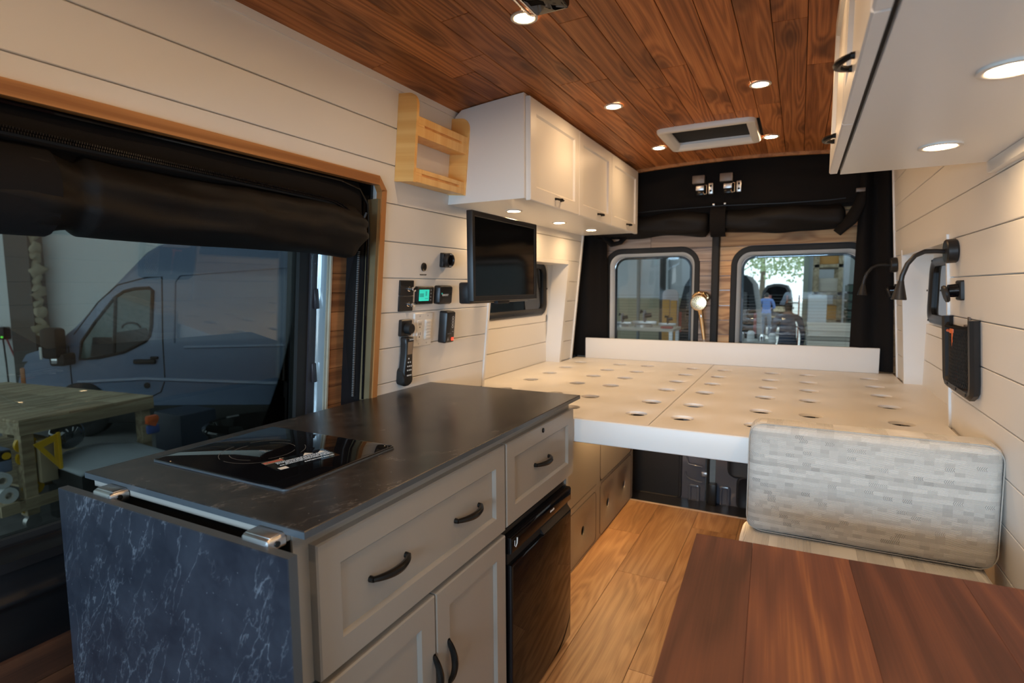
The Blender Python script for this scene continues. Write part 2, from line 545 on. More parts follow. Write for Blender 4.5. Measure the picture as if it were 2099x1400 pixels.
M['daylit_stone'] = stone('daylit_stone_laminate', (.012, .014, .021), (.033, .037, .048), (.17, .18, .20), .36)  # worktop stone again, with the leaf's cool daylight put into the colour
M['edge'] = plain('laminate_edge', (.060, .068, .075), .4)
M['black'] = plain('black_plastic', (.014, .013, .013), .38, bump=.04, bscale=500)
M['matte'] = plain('black_matte', (.010, .010, .010), .65)
M['gloss'] = plain('black_glass', (.004, .004, .005), .03, spec=.38)
M['screen'] = plain('screen_glass', (.004, .0045, .005), .08, spec=.5)
M['fabric'] = plain('black_fabric', (.0085, .0072, .0068), .9, spec=.2, bump=.25, bscale=700)
M['satincloth'] = plain('black_satin_cloth', (.0060, .0050, .0046), .60, spec=.26, bump=.25, bscale=500)
M['vinyl'] = plain('black_vinyl', (.007, .007, .008), .33, bump=.1, bscale=30)
M['bronze'] = plain('dark_bronze', (.018, .016, .014), .28, metal=.6)
M['chrome'] = plain('chrome', (.75, .75, .76), .12, metal=1)
M['steel'] = plain('brushed_steel', (.55, .54, .53), .35, metal=1)
M['gold'] = plain('brushed_gold', (.72, .52, .30), .22, metal=1)
M['vanpaint'] = plain('silver_paint', (.58, .66, .68), .14, metal=.6, coat=.6)
M['reveal'] = plain('window_reveal_paint', (.84, .88, .90), .12, metal=.35, coat=.8)
M['lowdoor'] = plain('bare_door_paint', (.085, .095, .125), .22, coat=.6)
M['darkframe'] = plain('dark_plum_frame', (.035, .030, .033), .3)
M['darkdoor'] = plain('dark_door_paint', (.022, .024, .034), .28, coat=.3)
M['doorcard'] = plain('dark_door_card', (.012, .012, .014), .55)
M['lightwood'] = plain('sawn_edge', (.42, .38, .29), .8, var=.3)
M['sage'] = plain('weathered_batten', (.16, .115, .055), .6, var=.3)
M['plastic'] = plain('white_plastic', (.78, .75, .70), .35)
M['frost'] = plain('vent_plastic', (.74, .73, .71), .3)
M['ink'] = plain('white_print', (.72, .72, .70), .6)
M['greyink'] = plain('grey_print', (.20, .20, .20), .5)
M['darkink'] = plain('dark_print', (.10, .085, .07), .6)
M['red'] = plain('red_print', (.65, .05, .04), .5)
M['lamp'] = plain('puck_lens', (1, 1, 1), .4, emit=LAMP_COLOUR, estr=LAMP_STRENGTH)
M['lampsoft'] = plain('dim_puck_lens', (1, 1, 1), .4, emit=LAMP_COLOUR, estr=LAMP_STRENGTH * .62)
M['strip'] = plain('led_strip', (1, 1, 1), .4, emit=(1.0, .62, .28), estr=170.0)
M['ring'] = plain('puck_rim', (.70, .66, .60), .35)
M['ledred'] = plain('red_led', (.6, .03, .02), .4, emit=(1, .07, .03), estr=1.6)
M['lcd'] = plain('green_display', (.02, .30, .24), .3, emit=(.03, .62, .46), estr=.85)
M['lcdd'] = plain('green_display_block', (.02, .22, .18), .3, emit=(.02, .33, .26), estr=.75)
M['lcdgrey'] = plain('plain_display', (.26, .19, .13), .25)
M['tint'] = pane('tinted_glass', (.48, .535, .53))
M['clear'] = pane('rear_glass', (.84, .90, .91))
M['dusk'] = pane('privacy_glass', (.13, .145, .165))
M['cushion'] = fabric_weave('upholstery')
M['seam'] = plain('upholstery_piping', (.42, .40, .36), .9)
M['mesh'] = plain('net', (.010, .010, .010), .8)
M['orange'] = plain('orange_plastic', (.75, .14, .03), .45)
M['brass'] = plain('dull_bracket', (.17, .14, .12), .45, metal=.4)
M['threshold'] = plain('threshold_strip', (.42, .34, .26), .4)
# ---------------------------------------------------------------- setting: floor, ceiling, side walls
def hexa(mb, P):
    v = [mb.bm.verts.new(Vector(p)) for p in P]
    for f in ((0, 1, 3, 2), (4, 6, 7, 5), (0, 4, 5, 1), (2, 3, 7, 6), (0, 2, 6, 4), (1, 5, 7, 3)):
        mb.bm.faces.new([v[i] for i in f])
    return mb

def lbox(mb, y0, y1, z0, z1, o0, o1, side='L'):
    X = xl if side == 'L' else xr
    return hexa(mb, [(X(z, o), y, z) for y in (y0, y1) for z in (z0, z1) for o in (o0, o1)])

floor = MB().box(-1.36, -.35, -.03, .50, 3.185, -.006).build('floor', M['matte'], smooth=0)
tag(floor, 'floor of golden brown wood plank running down the van aisle', None, None, 'structure')
FW = .222
k = 0
for i in range(9):
    x1 = -.684 + FW * (i - 3); x0 = x1
    x1 = x0 + FW
    if x1 > .50: x1 = .50
    if x0 < -1.36: x0 = -1.36
    if x1 <= x0: continue
    cuts = {3: [2.335, 1.1], 2: [2.745, 1.5, .28], 4: [2.95, 1.72, .5], 5: [2.0, .8], 1: [2.2, 1.0], 0: [1.6, .4]}.get(i, [1.3 + .37 * (i % 3), .1])
    ys = sorted([-.35] + cuts + [3.185])
    for y0, y1 in zip(ys, ys[1:]):
        L = y1 - y0
        MB().box(-(x1 - x0) / 2 + .0007, -L / 2 + .0007, -.006, (x1 - x0) / 2 - .0007, L / 2 - .0007, 0, .0006, 1).build('plank', M['floor'], floor, Matrix.Translation(((x0 + x1) / 2, (y0 + y1) / 2, 0)), smooth=0)
MB().box(-.87, 3.183, -.012, .50, 3.197, .004, .002).build('threshold_strip', M['threshold'], floor, label='pale metal strip along the rear edge of the floor')

def ceil_z(x): return 2.0 - .046 * ((x + .4) / .82) ** 2
ceiling = MB()
ceiling.grid(lambda u, v: (-1.26 + 1.72 * u, -.38 + 3.80 * v, ceil_z(-1.26 + 1.72 * u) + .016), 12, 1)
ceiling = ceiling.build('ceiling', M['matte'], smooth=0)
tag(ceiling, 'arched ceiling of dark stained tongue and groove wood planks', None, None, 'structure')
CW = .0875
random.seed(11)
for k in range(-9, 11):
    xa = -.446 + CW * k; xb = xa + CW
    xa = max(xa, -1.235); xb = min(xb, .44)
    if xb - xa < .02: continue
    xm = (xa + xb) / 2
    za, zb = ceil_z(xa), ceil_z(xb)
    ang = math.atan2(zb - za, xb - xa)
    wd = math.hypot(xb - xa, zb - za)
    ys = [-.38, 3.42]
    first = {-2: 1.485, -6: 1.53, -5: 1.30, -7: 1.62, -8: .9, -4: 1.9, -3: .7, 0: 1.95, 2: 1.1, 3: 2.5, 4: 1.75}.get(k, random.uniform(.4, 2.6))
    ys += [first]
    if first < 1.2: ys.append(first + random.uniform(1.2, 1.6))
    if first > 1.6: ys.append(first - random.uniform(1.2, 1.6))
    segs = []
    ys = sorted(ys)
    for a, b in zip(ys, ys[1:]):
        if xb > -.59 and xa < -.23:
            for c, d in ((a, min(b, 2.685)), (max(a, 3.036), b)):
                if d - c > .02: segs.append((c, d))
        else:
            segs.append((a, b))
    for a, b in segs:
        L = b - a
        Mx = Matrix.Translation((xm, (a + b) / 2, (za + zb) / 2)) @ Matrix.Rotation(-ang, 4, 'Y')
        MB().box(-wd / 2 + .0009, -L / 2 + .0006, 0, wd / 2 - .0009, L / 2 - .0006, .012, .0014, 1).build('plank', M['ceiling'], ceiling, Mx, smooth=0)

def arc_bar(name, y0, y1, z0, z1, mat, x0=-1.22, x1=.44, n=24):
    mb = MB()
    L = [[(x0 + (x1 - x0) * i / n, y, ceil_z(x0 + (x1 - x0) * i / n) + z) for y, z in ((y0, z0), (y1, z0), (y1, z1), (y0, z1))] for i in range(n + 1)]
    return mb.loops(L).build(name, mat)
tag(arc_bar('trim_1', 3.418, 3.436, -.016, .012, M['trimwood']), 'thin curved wood bead closing the ceiling at the rear doors', None, None, 'structure')

ZL = [.806, .931, 1.059, 1.187, 1.310, 1.436, 1.564, 1.690, 1.812, 1.938]
ZR = [.06, .184, .308, .431, .555, .678, .801, .924, 1.050, 1.174, 1.297, 1.418, 1.541, 1.664, 1.787, 1.945]
G = .0016
KS = math.sqrt(1 + KL * KL)

def plank(par, side, y0, y1, z0, z1):
    L = y1 - y0; h = (z1 - z0) * (KS if side == 'L' else math.sqrt(1 + KR * KR))
    Mx = ML(y0, z0) if side == 'L' else MR(y1, z0)
    MB().box(.0004, G, -.011, L - .0004, h - G, 0, .0016, 1).build('plank', M['white'], par, Mx, smooth=0)

# left wall: backing with the door opening and the window niche left open
mb = MB()
lbox(mb, 1.478, 2.262, -.03, 1.975, -.05, -.0112)
lbox(mb, 2.262, 3.232, 1.436, 1.975, -.05, -.0112)
lbox(mb, 2.262, 3.232, -.03, .775, -.05, -.0112)
lbox(mb, 3.232, 3.405, -.03, 1.975, -.05, -.0112)
lbox(mb, -.40, 1.478, 1.628, 1.975, -.05, -.0112)
wall_l = mb.build('wall_left', M['white'], smooth=0)
tag(wall_l, 'white shiplap wall on the side of the sliding door and counter', None, None, 'structure')
for z0, z1 in zip(ZL, ZL[1:]):
    if z0 < 1.43:
        plank(wall_l, 'L', 1.478, 2.25, z0, z1)
        plank(wall_l, 'L', 3.234, 3.405, z0, z1)
    elif z0 < 1.6 and z1 < 1.6:
        plank(wall_l, 'L', 1.478, 3.405, z0, z1)
    elif z0 < 1.6:
        h_, e_ = (z1 - z0) * KS - G, (1.63 - z0) * KS
        MB().prism([(0, e_), (1.878, e_), (1.878, G), (3.805, G), (3.805, h_), (0, h_)], 'z', -.011, 0).build('plank', M['white'], wall_l, ML(-.40, z0), smooth=0)
    else:
        plank(wall_l, 'L', -.40, 3.405, z0, z1)
# niche lining
mb = MB()
for a in ((2.25, .78, 3.235, 1.135), (2.25, 1.40, 3.235, 1.46), (2.25, 1.135, 2.30, 1.40), (3.17, 1.135, 3.235, 1.40)):   # back, around the window
    mb.box(-1.455, a[0], a[1], -1.43, a[2], a[3])
lbox(mb, 2.240, 2.262, .78, 1.45, -.15, -.012)
lbox(mb, 3.220, 3.234, .78, 1.45, -.16, -.012)
mb.build('niche_lining', M['white'], wall_l, smooth=0)
for z0, z1 in ((.806, .931), (.931, 1.059), (1.059, 1.187), (1.187, 1.31), (1.31, 1.44)):
    # planks around the little window
    def np(y0, y1):
        MB().box(0, G, 0, y1 - y0, z1 - z0 - G, .010, .0012, 1).build('plank', M['white'], wall_l, FX(-1.43, y0, z0), smooth=0)
    if z0 < 1.1 and z1 < 1.08: np(2.262, 3.22)
    else:
        if z0 < 1.1: MB().box(0, G, 0, .958, .045, .010, .0012, 1).build('plank', M['white'], wall_l, FX(-1.43, 2.262, z0), smooth=0)
        np(3.205, 3.22)
mb = MB()
lbox(mb, 2.250, 2.266, .80, 1.436, -.05, .006)
mb.build('niche_edge', M['satin'], wall_l, smooth=0, label='white vertical edge strip where the wall steps back')
mb = MB()
lbox(mb, 2.262, 3.236, 1.415, 1.437, -.155, .004)
lbox(mb, 3.205, 3.240, .80, 1.437, -.10, .005)
mb.build('niche_frame', M['satin'], wall_l, smooth=0)
mb = MB(); lbox(mb, 3.405, 3.420, .80, 1.97, -.05, .008)
mb.build('end_strip', M['satin'], wall_l, smooth=0)
# crown strip under the ceiling
mb = MB(); lbox(mb, -.40, 3.42, 1.934, 1.968, -.02, .006)
mb.build('crown_strip', M['satin'], wall_l, smooth=0)

mb = MB()
lbox(mb, -.40, 2.266, -.03, 1.975, -.06, -.0112, 'R')
lbox(mb, 2.266, 3.20, 1.436, 1.975, -.06, -.0112, 'R')
lbox(mb, 2.266, 3.20, -.03, .775, -.06, -.0112, 'R')
lbox(mb, 3.20, 3.405, -.03, 1.975, -.06, -.0112, 'R')
wall_r = mb.build('wall_right', M['white'], smooth=0)
tag(wall_r, 'white shiplap wall behind the dinette bench and reading lamp', None, None, 'structure')
for z0, z1 in zip(ZR, ZR[1:]):
    if z0 < 1.41:
        plank(wall_r, 'R', -.40, 2.262, z0, z1)
        if z0 > .79: plank(wall_r, 'R', 3.205, 3.405, z0, z1)
    else:
        plank(wall_r, 'R', -.40, 3.405, z0, z1)
XN = .540
mb = MB()
for a in ((2.25, .78, 3.235, 1.13), (2.25, 1.375, 3.235, 1.46), (2.25, 1.13, 2.29, 1.375), (3.145, 1.13, 3.235, 1.375)):
    mb.box(XN, a[0], a[1], XN + .025, a[2], a[3])
lbox(mb, 2.245, 2.266, .78, 1.45, -.17, -.012, 'R')
lbox(mb, 3.190, 3.204, .78, 1.45, -.17, -.012, 'R')
mb.build('niche_lining', M['white'], wall_r, smooth=0)
for z0, z1 in ((.801, .924), (.924, 1.05), (1.05, 1.095)):
    MB().box(0, G, 0, .925, z1 - z0 - G, .010, .0012, 1).build('plank', M['white'], wall_r, FMX(XN, 3.19, z0), smooth=0)
mb = MB()
lbox(mb, 2.262, 2.276, .80, 1.436, -.05, .007, 'R')
mb.build('niche_edge', M['satin'], wall_r, smooth=0, label='white vertical edge strip beside the net pocket')
mb = MB()
lbox(mb, 2.276, 3.206, 1.412, 1.437, -.165, .003, 'R')
lbox(mb, 3.176, 3.21, .80, 1.437, -.12, .005, 'R')
mb.build('niche_frame', M['satin'], wall_r, smooth=0)
mb = MB(); lbox(mb, 3.405, 3.420, .80, 1.97, -.06, .006, 'R')
mb.build('end_strip', M['satin'], wall_r, smooth=0)
mb = MB(); lbox(mb, -.40, 3.42, 1.934, 1.968, -.02, .006, 'R')
mb.build('crown_strip', M['satin'], wall_r, smooth=0)
mb = MB(); lbox(mb, -.40, 1.775, 1.545, 1.572, -.002, .018, 'R')
mb.build('cabinet_cleat', M['satin'], wall_r, smooth=0)

# steel shell outside the lining
mb = MB()
mb.box(-1.62, -.45, 2.20, .72, 3.80, 2.23)
mb.box(-1.45, -.45, 1.90, -1.40, 3.80, 2.20)
mb.box(.60, -.45, 1.45, .64, 3.80, 2.20)
mb.box(-1.66, 3.45, -.30, -1.40, 3.80, 2.20)
mb.box(.66, 3.45, -.30, .70, 3.80, 2.20)
mb.box(-1.66, 1.52, -.30, -1.62, 2.26, 1.9)
mb.box(-1.66, 3.3, -.30, -1.62, 3.80, 1.9)
mb.box(-1.66, 1.52, -.30, -1.62, 3.80, 1.05)
mb.box(-1.66, 1.52, 1.45, -1.62, 3.80, 1.95)
mb.box(.66, -.45, -.30, .70, 3.80, 1.05)
mb.box(.66, -.45, 1.45, .70, 3.80, 1.9)
mb.box(-1.66, -.45, 1.72, -1.40, 1.52, 2.20)
mb.box(-1.62, -.45, -.34, .72, 3.75, -.08)
shell = mb.build('wall_outer', M['darkdoor'], smooth=0)
tag(shell, 'dark steel body shell of the van behind the lining', None, None, 'structure')



# unseen driver's cab, closed in against sky light, its overhead shelf dropped to shade upper walls
cabm = plain('cab_lining', (.16, .16, .165), .7)
mb = MB()
mb.box(-1.50, -1.95, 2.00, .70, -.42, 2.06)
mb.box(.52, -1.95, -.1, .58, -.42, 2.06)
mb.box(-1.50, -2.0, -.1, .70, -1.95, .93)
mb.box(-1.50, -2.0, 1.45, .70, -1.95, 2.06)
mb.box(-1.50, -1.95, -.1, .58, -.36, -.03)
mb.box(-1.50, -1.95, -.1, -1.42, -.38, 2.06)
mb.box(-1.42, -1.95, 1.46, .52, -.46, 1.49)
mb.box(-1.42, -.50, 1.37, .52, -.46, 2.0)
cab = mb.build('wall_cab', cabm, smooth=0)
tag(cab, 'dark lining of the unseen cab behind the viewpoint, added to hold back daylight', None, None, 'structure')


def niche_window(n, lab, Mx, wid, hgt):
    r = bpy.data.objects.new('window_%d' % n, None); COL.objects.link(r); r.matrix_world = Mx
    tag(r, lab, None, None, 'structure')
    st = [(0, 0), (0, .010), (.005, .014), (.018, .014), (.028, .009), (.036, .004), (.036, -.01)]
    MB().rings(-wid / 2, wid / 2, 0, hgt, st, .07, 7, False, False).build('frame', M['black'], r)
    MB().rings(-wid / 2 + .03, wid / 2 - .03, .03, hgt - .03, [(0, -.012), (0, -.006)], .05, 7).build('pane', M['dusk'], r)
    mb = MB()
    for x, y in ((-wid / 2 + .07, .012), (wid / 2 - .07, .012), (0, .012), (wid / 2 - .012, hgt / 2), (-wid / 2 + .012, hgt / 2), (-wid / 2 + .07, hgt - .012), (wid / 2 - .07, hgt - .012)):
        mb.cyl((x, y, .017), (x, y, .0205), .004, seg=8)
    mb.build('screw', M['matte'], r, kind='stuff')
    return r
niche_window(1, 'small black rimmed window in the left niche behind the screen', FX(-1.424, 2.735, 1.108), .93, .318)
niche_window(2, 'small black rimmed window deep in the right wall niche', FMX(XN - .006, 2.690, 1.105), .88, .287)
# dark glass bodywork beyond each small window
# ---------------------------------------------------------------- rear doors with cladding and windows
def rear_door(n, lab, x0, x1, wx0, wx1, wz0, wz1, rad=.12, mat='pine'):
    r = bpy.data.objects.new('door_%d' % n, None); COL.objects.link(r)
    tag(r, lab, None, None, 'structure')
    Y = 3.62
    def bound(z, side):
        # inner edge of the window cut-out at height z
        z = min(max(z, wz0), wz1 - 1e-6)
        e = 0
        if z > wz1 - rad: e = rad - math.sqrt(max(0, rad ** 2 - (z - (wz1 - rad)) ** 2))
        return (wx0 + e) if side < 0 else (wx1 - e)
    zs = [.70, .7935, .886, .978, 1.067, 1.156, 1.25, 1.338, 1.429, 1.513, 1.60, 1.69, 1.80]
    for a, b in zip(zs, zs[1:]):
        a += .0016; b -= .0016
        jit = random.uniform(0, .003)
        if a >= wz1:
            mb = MB().box(x0, Y - .008 - jit, a, x1, Y, b, .001, 1)
            mb.build('board', M[mat], r, smooth=0)
            continue
        for side, xs in ((-1, x0), (1, x1)):
            pts = []
            n_ = 8
            zz = [a + (b - a) * i / n_ for i in range(n_ + 1)]
            edge = [((bound(z, side) if z < wz1 else (wx0 + wx1) / 2 + side * .001), z) for z in zz]
            edge = [(min(e, x1) if side > 0 else max(e, x0), z) for e, z in edge]
            if abs(edge[0][0] - xs) < .02: continue
            pts = [(xs, a)] + edge + [(xs, b)] if side < 0 else [(xs, b)] + edge[::-1] + [(xs, a)]
            MB().prism(pts, 'y', Y - .008 - jit, Y).build('board', M[mat], r, smooth=0)
    Mx = FMY(0, Y, 0)
    MB().rings(wx0 - .004, wx1 + .004, wz0, wz1 + .004, [(0, 0), (0, .010), (.004, .014), (.030, .012), (.034, 0), (.034, -.03)], rad, 9, False, False).build('gasket', M['matte'], r, Mx)
    MB().rings(wx0 + .026, wx1 - .026, wz0 + .03, wz1 - .026, [(0, -.002), (.004, -.006), (.018, -.022), (.026, -.05), (.034, -.052)], rad - .02, 9, False, False).build('window_reveal', M['reveal'], r, Mx)
    MB().rings(wx0 + .050, wx1 - .050, wz0 + .05, wz1 - .050, [(0, -.052), (.004, -.048), (.016, -.048), (.016, -.056)], rad - .035, 9, False, False).build('rubber_seal', M['black'], r, Mx)
    MB().rings(wx0 + .058, wx1 - .058, wz0 + .058, wz1 - .058, [(0, -.002), (0, .002)], rad - .04, 9).build('pane', M['clear'], r, FMY(0, Y + .056, 0) @ Matrix.Translation((0, (wz0 + wz1) / 2, 0)) @ Matrix.Rotation(math.radians(4), 4, 'X') @ Matrix.Translation((0, -(wz0 + wz1) / 2, 0)))
    mb = MB()
    for i in range(22):
        z = wz0 + .10 + i * .019
        mb.box(wx0 + .062, Y + .0545, z, wx1 - .062, Y + .0552, z + .0011)
    mb.build('heating_wires', M['brass'], r, smooth=0, kind='stuff')
    # steel skin behind the boards, in four strips around the opening
    mb = MB()
    mb.box(x0 - .02, Y + .001, .55, wx0 + .02, Y + .09, 1.85)
    mb.box(wx1 - .02, Y + .001, .55, x1 + .02, Y + .09, 1.85)
    mb.box(x0 - .02, Y + .001, wz1 - .005, x1 + .02, Y + .09, 2.2)
    mb.box(x0 - .02, Y + .001, .45, x1 + .02, Y + .09, wz0 + .04)
    mb.build('door_skin', M['darkdoor'], r, smooth=0)
    return r
random.seed(5)
d1 = rear_door(1, 'left rear door clad in weathered pine boards around a window', -1.36, -.486, -1.165, -.560, .72, 1.520, .115)
d2 = rear_door(2, 'right rear door clad in honey pine boards around a bright window', -.440, .60, -.372, .345, .72, 1.508, .115, 'honey')
post = MB().box(-.484, 3.575, .50, -.442, 3.70, 1.9, .008).build('trim_2', M['matte'])
tag(post, 'black rubber seal standing between the two rear doors', None, None, 'structure')

# lower, unlined part of the doors seen under the bed
lo = bpy.data.objects.new('door_4', None); COL.objects.link(lo)
tag(lo, 'bare dark painted steel of the rear doors under the bed', None, None, 'structure')
mb = MB()
mb.box(-1.0, 3.56, -.16, -.482, 3.60, .72, .006)
mb.box(-.425, 3.56, -.16, .50, 3.60, .72, .006)
mb.build('door_skin', M['lowdoor'], lo)
FL = FMY(0, 3.56, 0)
def raised(a0, a1, b0, b1, rad, h=.012, mat='lowdoor', name='pressing'):
    return MB().rings(a0, a1, b0, b1, [(0, 0), (.004, h * .8), (.010, h), (.016, h), (.021, h * .35)], rad, 5).build(name, M[mat], lo, FL)
raised(-.975, -.625, -.095, .60, .04, .008, 'doorcard', 'door_card')
raised(-.585, -.512, -.095, .025, .02)
raised(-.400, -.332, -.095, .042, .02)
MB().rings(-.300, .45, -.10, .12, [(0, 0), (.004, .008), (.012, .010), (.018, .006)], .05, 5).build('door_card', M['doorcard'], lo, FL)
MB().rings(-.355, .45, .10, .60, [(0, 0), (.004, .008), (.012, .010), (.018, .006)], .05, 5).build('door_card', M['doorcard'], lo, FL)
MB().tube([(-.605, .10, .004), (-.600, .075, .010), (-.57, .055, .012), (-.50, .045, .012)], .006, 8).build('pressing', M['lowdoor'], lo, FL)
MB().tube([(-.60, .215, .004), (-.585, .155, .012), (-.50, .145, .012)], .006, 8).build('pressing', M['lowdoor'], lo, FL)
mb = MB(); mb.box(-.505, .085, 0, -.470, .112, .016, .003); mb.cyl((-.49, .10, .014), (-.49, .10, .024), .007, seg=10)
mb.build('striker', M['steel'], lo, FL)
MB().box(-.458, -.13, 0, -.412, .055, .05, .006).build('lock_cover', M['black'], lo, FL)
mb = MB(); mb.box(-.430, -.115, .03, -.405, -.090, .056, .003); mb.cyl((-.415, -.11, .05), (-.40, -.125, .055), .005, seg=8)
mb.build('latch', M['chrome'], lo, FL)
MB().tube([(-.466, .60, .01), (-.466, -.12, .01)], .010, 8).build('seal', M['matte'], lo, FL)
MB().tube([(-.99, -.118, .006), (-.64, -.118, .006), (-.60, -.10, .006)], .007, 8).build('pressing', M['lowdoor'], lo, FL)
MB().box(-1.0, 3.199, -.16, .55, 3.56, -.10).build('sill', M['lowdoor'], lo, smooth=0)

# ---------------------------------------------------------------- black rear curtain with rolled blinds
def wob(p, s, a):
    return (noise.noise(Vector(p) * s)) * a
cur = root('rear_curtain', 'black fabric curtain over the rear doors with two rolled up blinds', 'curtain', ID)
def top_panel(u, v):
    x = -1.30 + 1.78 * u
    z = 1.70 + (ceil_z(x) - .004 - 1.70) * v
    y = 3.50 + .055 * (1 - v) + .010 * math.sin(z * 46 + 2 * math.sin(x * 3)) * (1 - v) + wob((x * 2, z * 7, 1), 1.7, .02)
    return (x, y, z)
MB().grid(top_panel, 70, 22).build('top_panel', M['fabric'], cur, smooth=80)
def roll(x0, x1, zc, r, sag, ph):
    P = []; R = []
    n = 34
    for i in range(n + 1):
        t = i / n
        x = x0 + (x1 - x0) * t
        P.append((x, 3.535 + .006 * math.sin(5 * t + ph), zc + sag * math.sin(PI * t) + .006 * math.sin(11 * t + ph)))
        e = min(t, 1 - t) / .06
        R.append(r * (1 if e > 1 else .70 + .30 * math.sqrt(max(0, 1 - (1 - e) ** 2))) * (1 + .07 * math.sin(9 * t + ph * 2)))
    mb = MB(); mb.tube(P, R, 18)
    for v in mb.bm.verts:
        c = v.co
        d = .007 * math.sin(c.x * 13 + c.z * 90 + ph) + .014 * noise.noise(Vector((c.x * 5, c.y * 22, c.z * 22)))
        v.co.z += d; v.co.y += d * .6
    return mb
roll(-1.22, -.495, 1.655, .072, -.004, .3).build('rolled_blind', M['satincloth'], cur, smooth=80)
roll(-.425, .20, 1.650, .070, .002, 1.7).build('rolled_blind', M['satincloth'], cur, smooth=80)
def strap(name, x, w, z0, z1, y=3.458, dep=.08, tilt=0):
    mb = MB()
    n = 16; L = []
    for i in range(n + 1):
        t = PI * i / n
        yy = y + dep - dep * math.sin(t) * 1.0
        zz = (z0 + z1) / 2 + (z1 - z0) / 2 * math.cos(t)
        dx = tilt * (i / n - .5)
        L.append([(x - w / 2 + dx, yy, zz), (x + w / 2 + dx, yy, zz), (x + w / 2 + dx, yy + .006, zz), (x - w / 2 + dx, yy + .006, zz)])
    mb.loops(L).build(name, M['fabric'], cur, smooth=60)
strap('centre_strap', -.443, .085, 1.568, 1.755)
# end ties
MB().tube([(-1.00, 3.53, 1.60), (-1.03, 3.49, 1.555), (-1.075, 3.475, 1.545), (-1.12, 3.49, 1.585), (-1.15, 3.52, 1.65)], .030, 10, flat=.45).build('tie', M['fabric'], cur, smooth=80)
MB().tube([(.275, 3.50, 1.775), (.262, 3.485, 1.70), (.225, 3.475, 1.62), (.165, 3.48, 1.555)], [.022, .036, .042, .030], 10, flat=.5).build('tie', M['fabric'], cur, smooth=80)
MB().tube([(.20, 3.50, 1.74), (.12, 3.50, 1.735), (-.1, 3.50, 1.735), (-.42, 3.50, 1.745), (-.8, 3.50, 1.742), (-1.1, 3.50, 1.73)], .004, 6).build('seam_piping', M['vinyl'], cur)
MB().box(-.47, 3.447, 1.742, -.458, 3.455, 1.752, .001).build('snap', M['steel'], cur)
MB().box(-.408, 3.447, 1.744, -.398, 3.455, 1.753, .001).build('snap', M['steel'], cur)
MB().box(.243, 3.478, 1.764, .285, 3.495, 1.784, .002).build('tie_buckle', M['brass'], cur)
def flap(xt0, xt1, xb0, xb1, z0, z1, y, fold, ph):
    def f(u, v):
        z = z0 + (z1 - z0) * v
        a = xb0 + (xt0 - xb0) * v; b = xb1 + (xt1 - xb1) * v
        x = a + (b - a) * u
        return (x, y + fold * math.sin(u * 9 + ph + 1.2 * v) * (.5 + .5 * v) + .012 * noise.noise(Vector((x * 9, z * 5, ph))), z)
    return MB().grid(f, 28, 34)
flap(-1.30, -1.125, -1.40, -1.125, .812, 1.72, 3.535, .020, .4).build('side_flap', M['fabric'], cur, smooth=80)
flap(.262, .405, .250, .455, .812, 1.90, 3.505, .026, 2.2).build('side_flap', M['fabric'], cur, smooth=80)

# two catches high on the curtain
random.seed(3)
def catch(x, lab):
    r = root('door_catch', lab, 'catch', FMY(x, 3.470, 1.83))
    MB().box(-.050, .045, -.02, .020, .092, .020, .004).build('cover_flap', M['brass'], r)
    mb = MB(); mb.box(-.030, .006, -.02, .016, .034, .010, .002); mb.cyl((-.004, .022, .009), (-.004, .022, .012), .006, seg=10)
    mb.build('latch_plate', M['steel'], r)
    MB().box(-.026, -.022, -.02, .014, .006, .006, .003).build('latch_body', M['bronze'], r)
    mb = MB(); mb.tube([(.018, .034, .008), (.032, .034, .010), (.032, -.016, .010), (.018, -.018, .008), (.012, -.004, .008)], .003, 6)
    mb.build('hook', M['chrome'], r)
    mb = MB(); mb.box(.040, -.018, -.02, .066, .045, .004, .003)
    mb.build('keeper_plate', M['steel'], r)
    mb = MB()
    for z in (.0, .028): mb.cyl((.053, z, .004), (.053, z, .0055), .0065, seg=12)
    mb.build('hole', M['matte'], r, kind='stuff')
    return r
catch(-.538, 'left of two steel catches high on the black rear curtain')
catch(-.385, 'right of two steel catches high on the black rear curtain')

# hand shower
sh = root('hand_shower', 'brushed gold hand shower hanging beside the left rear window', 'shower', basis((-.541, 3.50, 1.175), (.98, 0, .2), (-.2, 0, .98)))
MB().lathe([(.001, -.012), (.040, -.010), (.047, 0), (.049, .010), (.046, .015), (.040, .016)], 28).build('head', M['gold'], sh)
mb = MB()
for ring, n in ((.012, 6), (.022, 11), (.032, 16)):
    for i in range(n):
        a = 2 * PI * i / n + ring * 30
        mb.cyl((ring * math.cos(a), ring * math.sin(a), .0155), (ring * math.cos(a), ring * math.sin(a), .0175), .0028, seg=6)
mb.build('nozzles', M['bronze'], sh, kind='stuff')
MB().lathe([(.009, .016), (.009, .019), (.001, .019)], 14).build('head_cap', M['chrome'], sh)
MB().tube([(0, -.040, -.002), (0, -.062, -.004), (-.002, -.10, -.008), (-.006, -.16, -.012), (-.010, -.225, -.012)], [.020, .015, .0135, .0125, .010], 14).build('handle', M['gold'], sh)
MB().rings(-.006, .006, -.095, -.066, [(0, .003), (.001, .0105), (.003, .0115)], .005, 4).build('button', M['chrome'], sh)
MB().tube([(-.010, -.222, -.012), (-.012, -.26, -.012), (-.013, -.33, -.01)], .007, 10).build('hose', M['steel'], sh)
mb = MB()
mb.lathe([(.030, -.11), (.034, -.09), (.034, -.055), (.026, -.045)], 18, Matrix.Translation((.028, .028, 0)))
mb.tube([(-.03, .044, -.02), (-.012, .056, -.012), (.012, .060, -.010), (.034, .050, -.015), (.046, .026, -.03)], [.008, .011, .012, .011, .008], 10)
mb.build('bracket', M['gold'], sh)
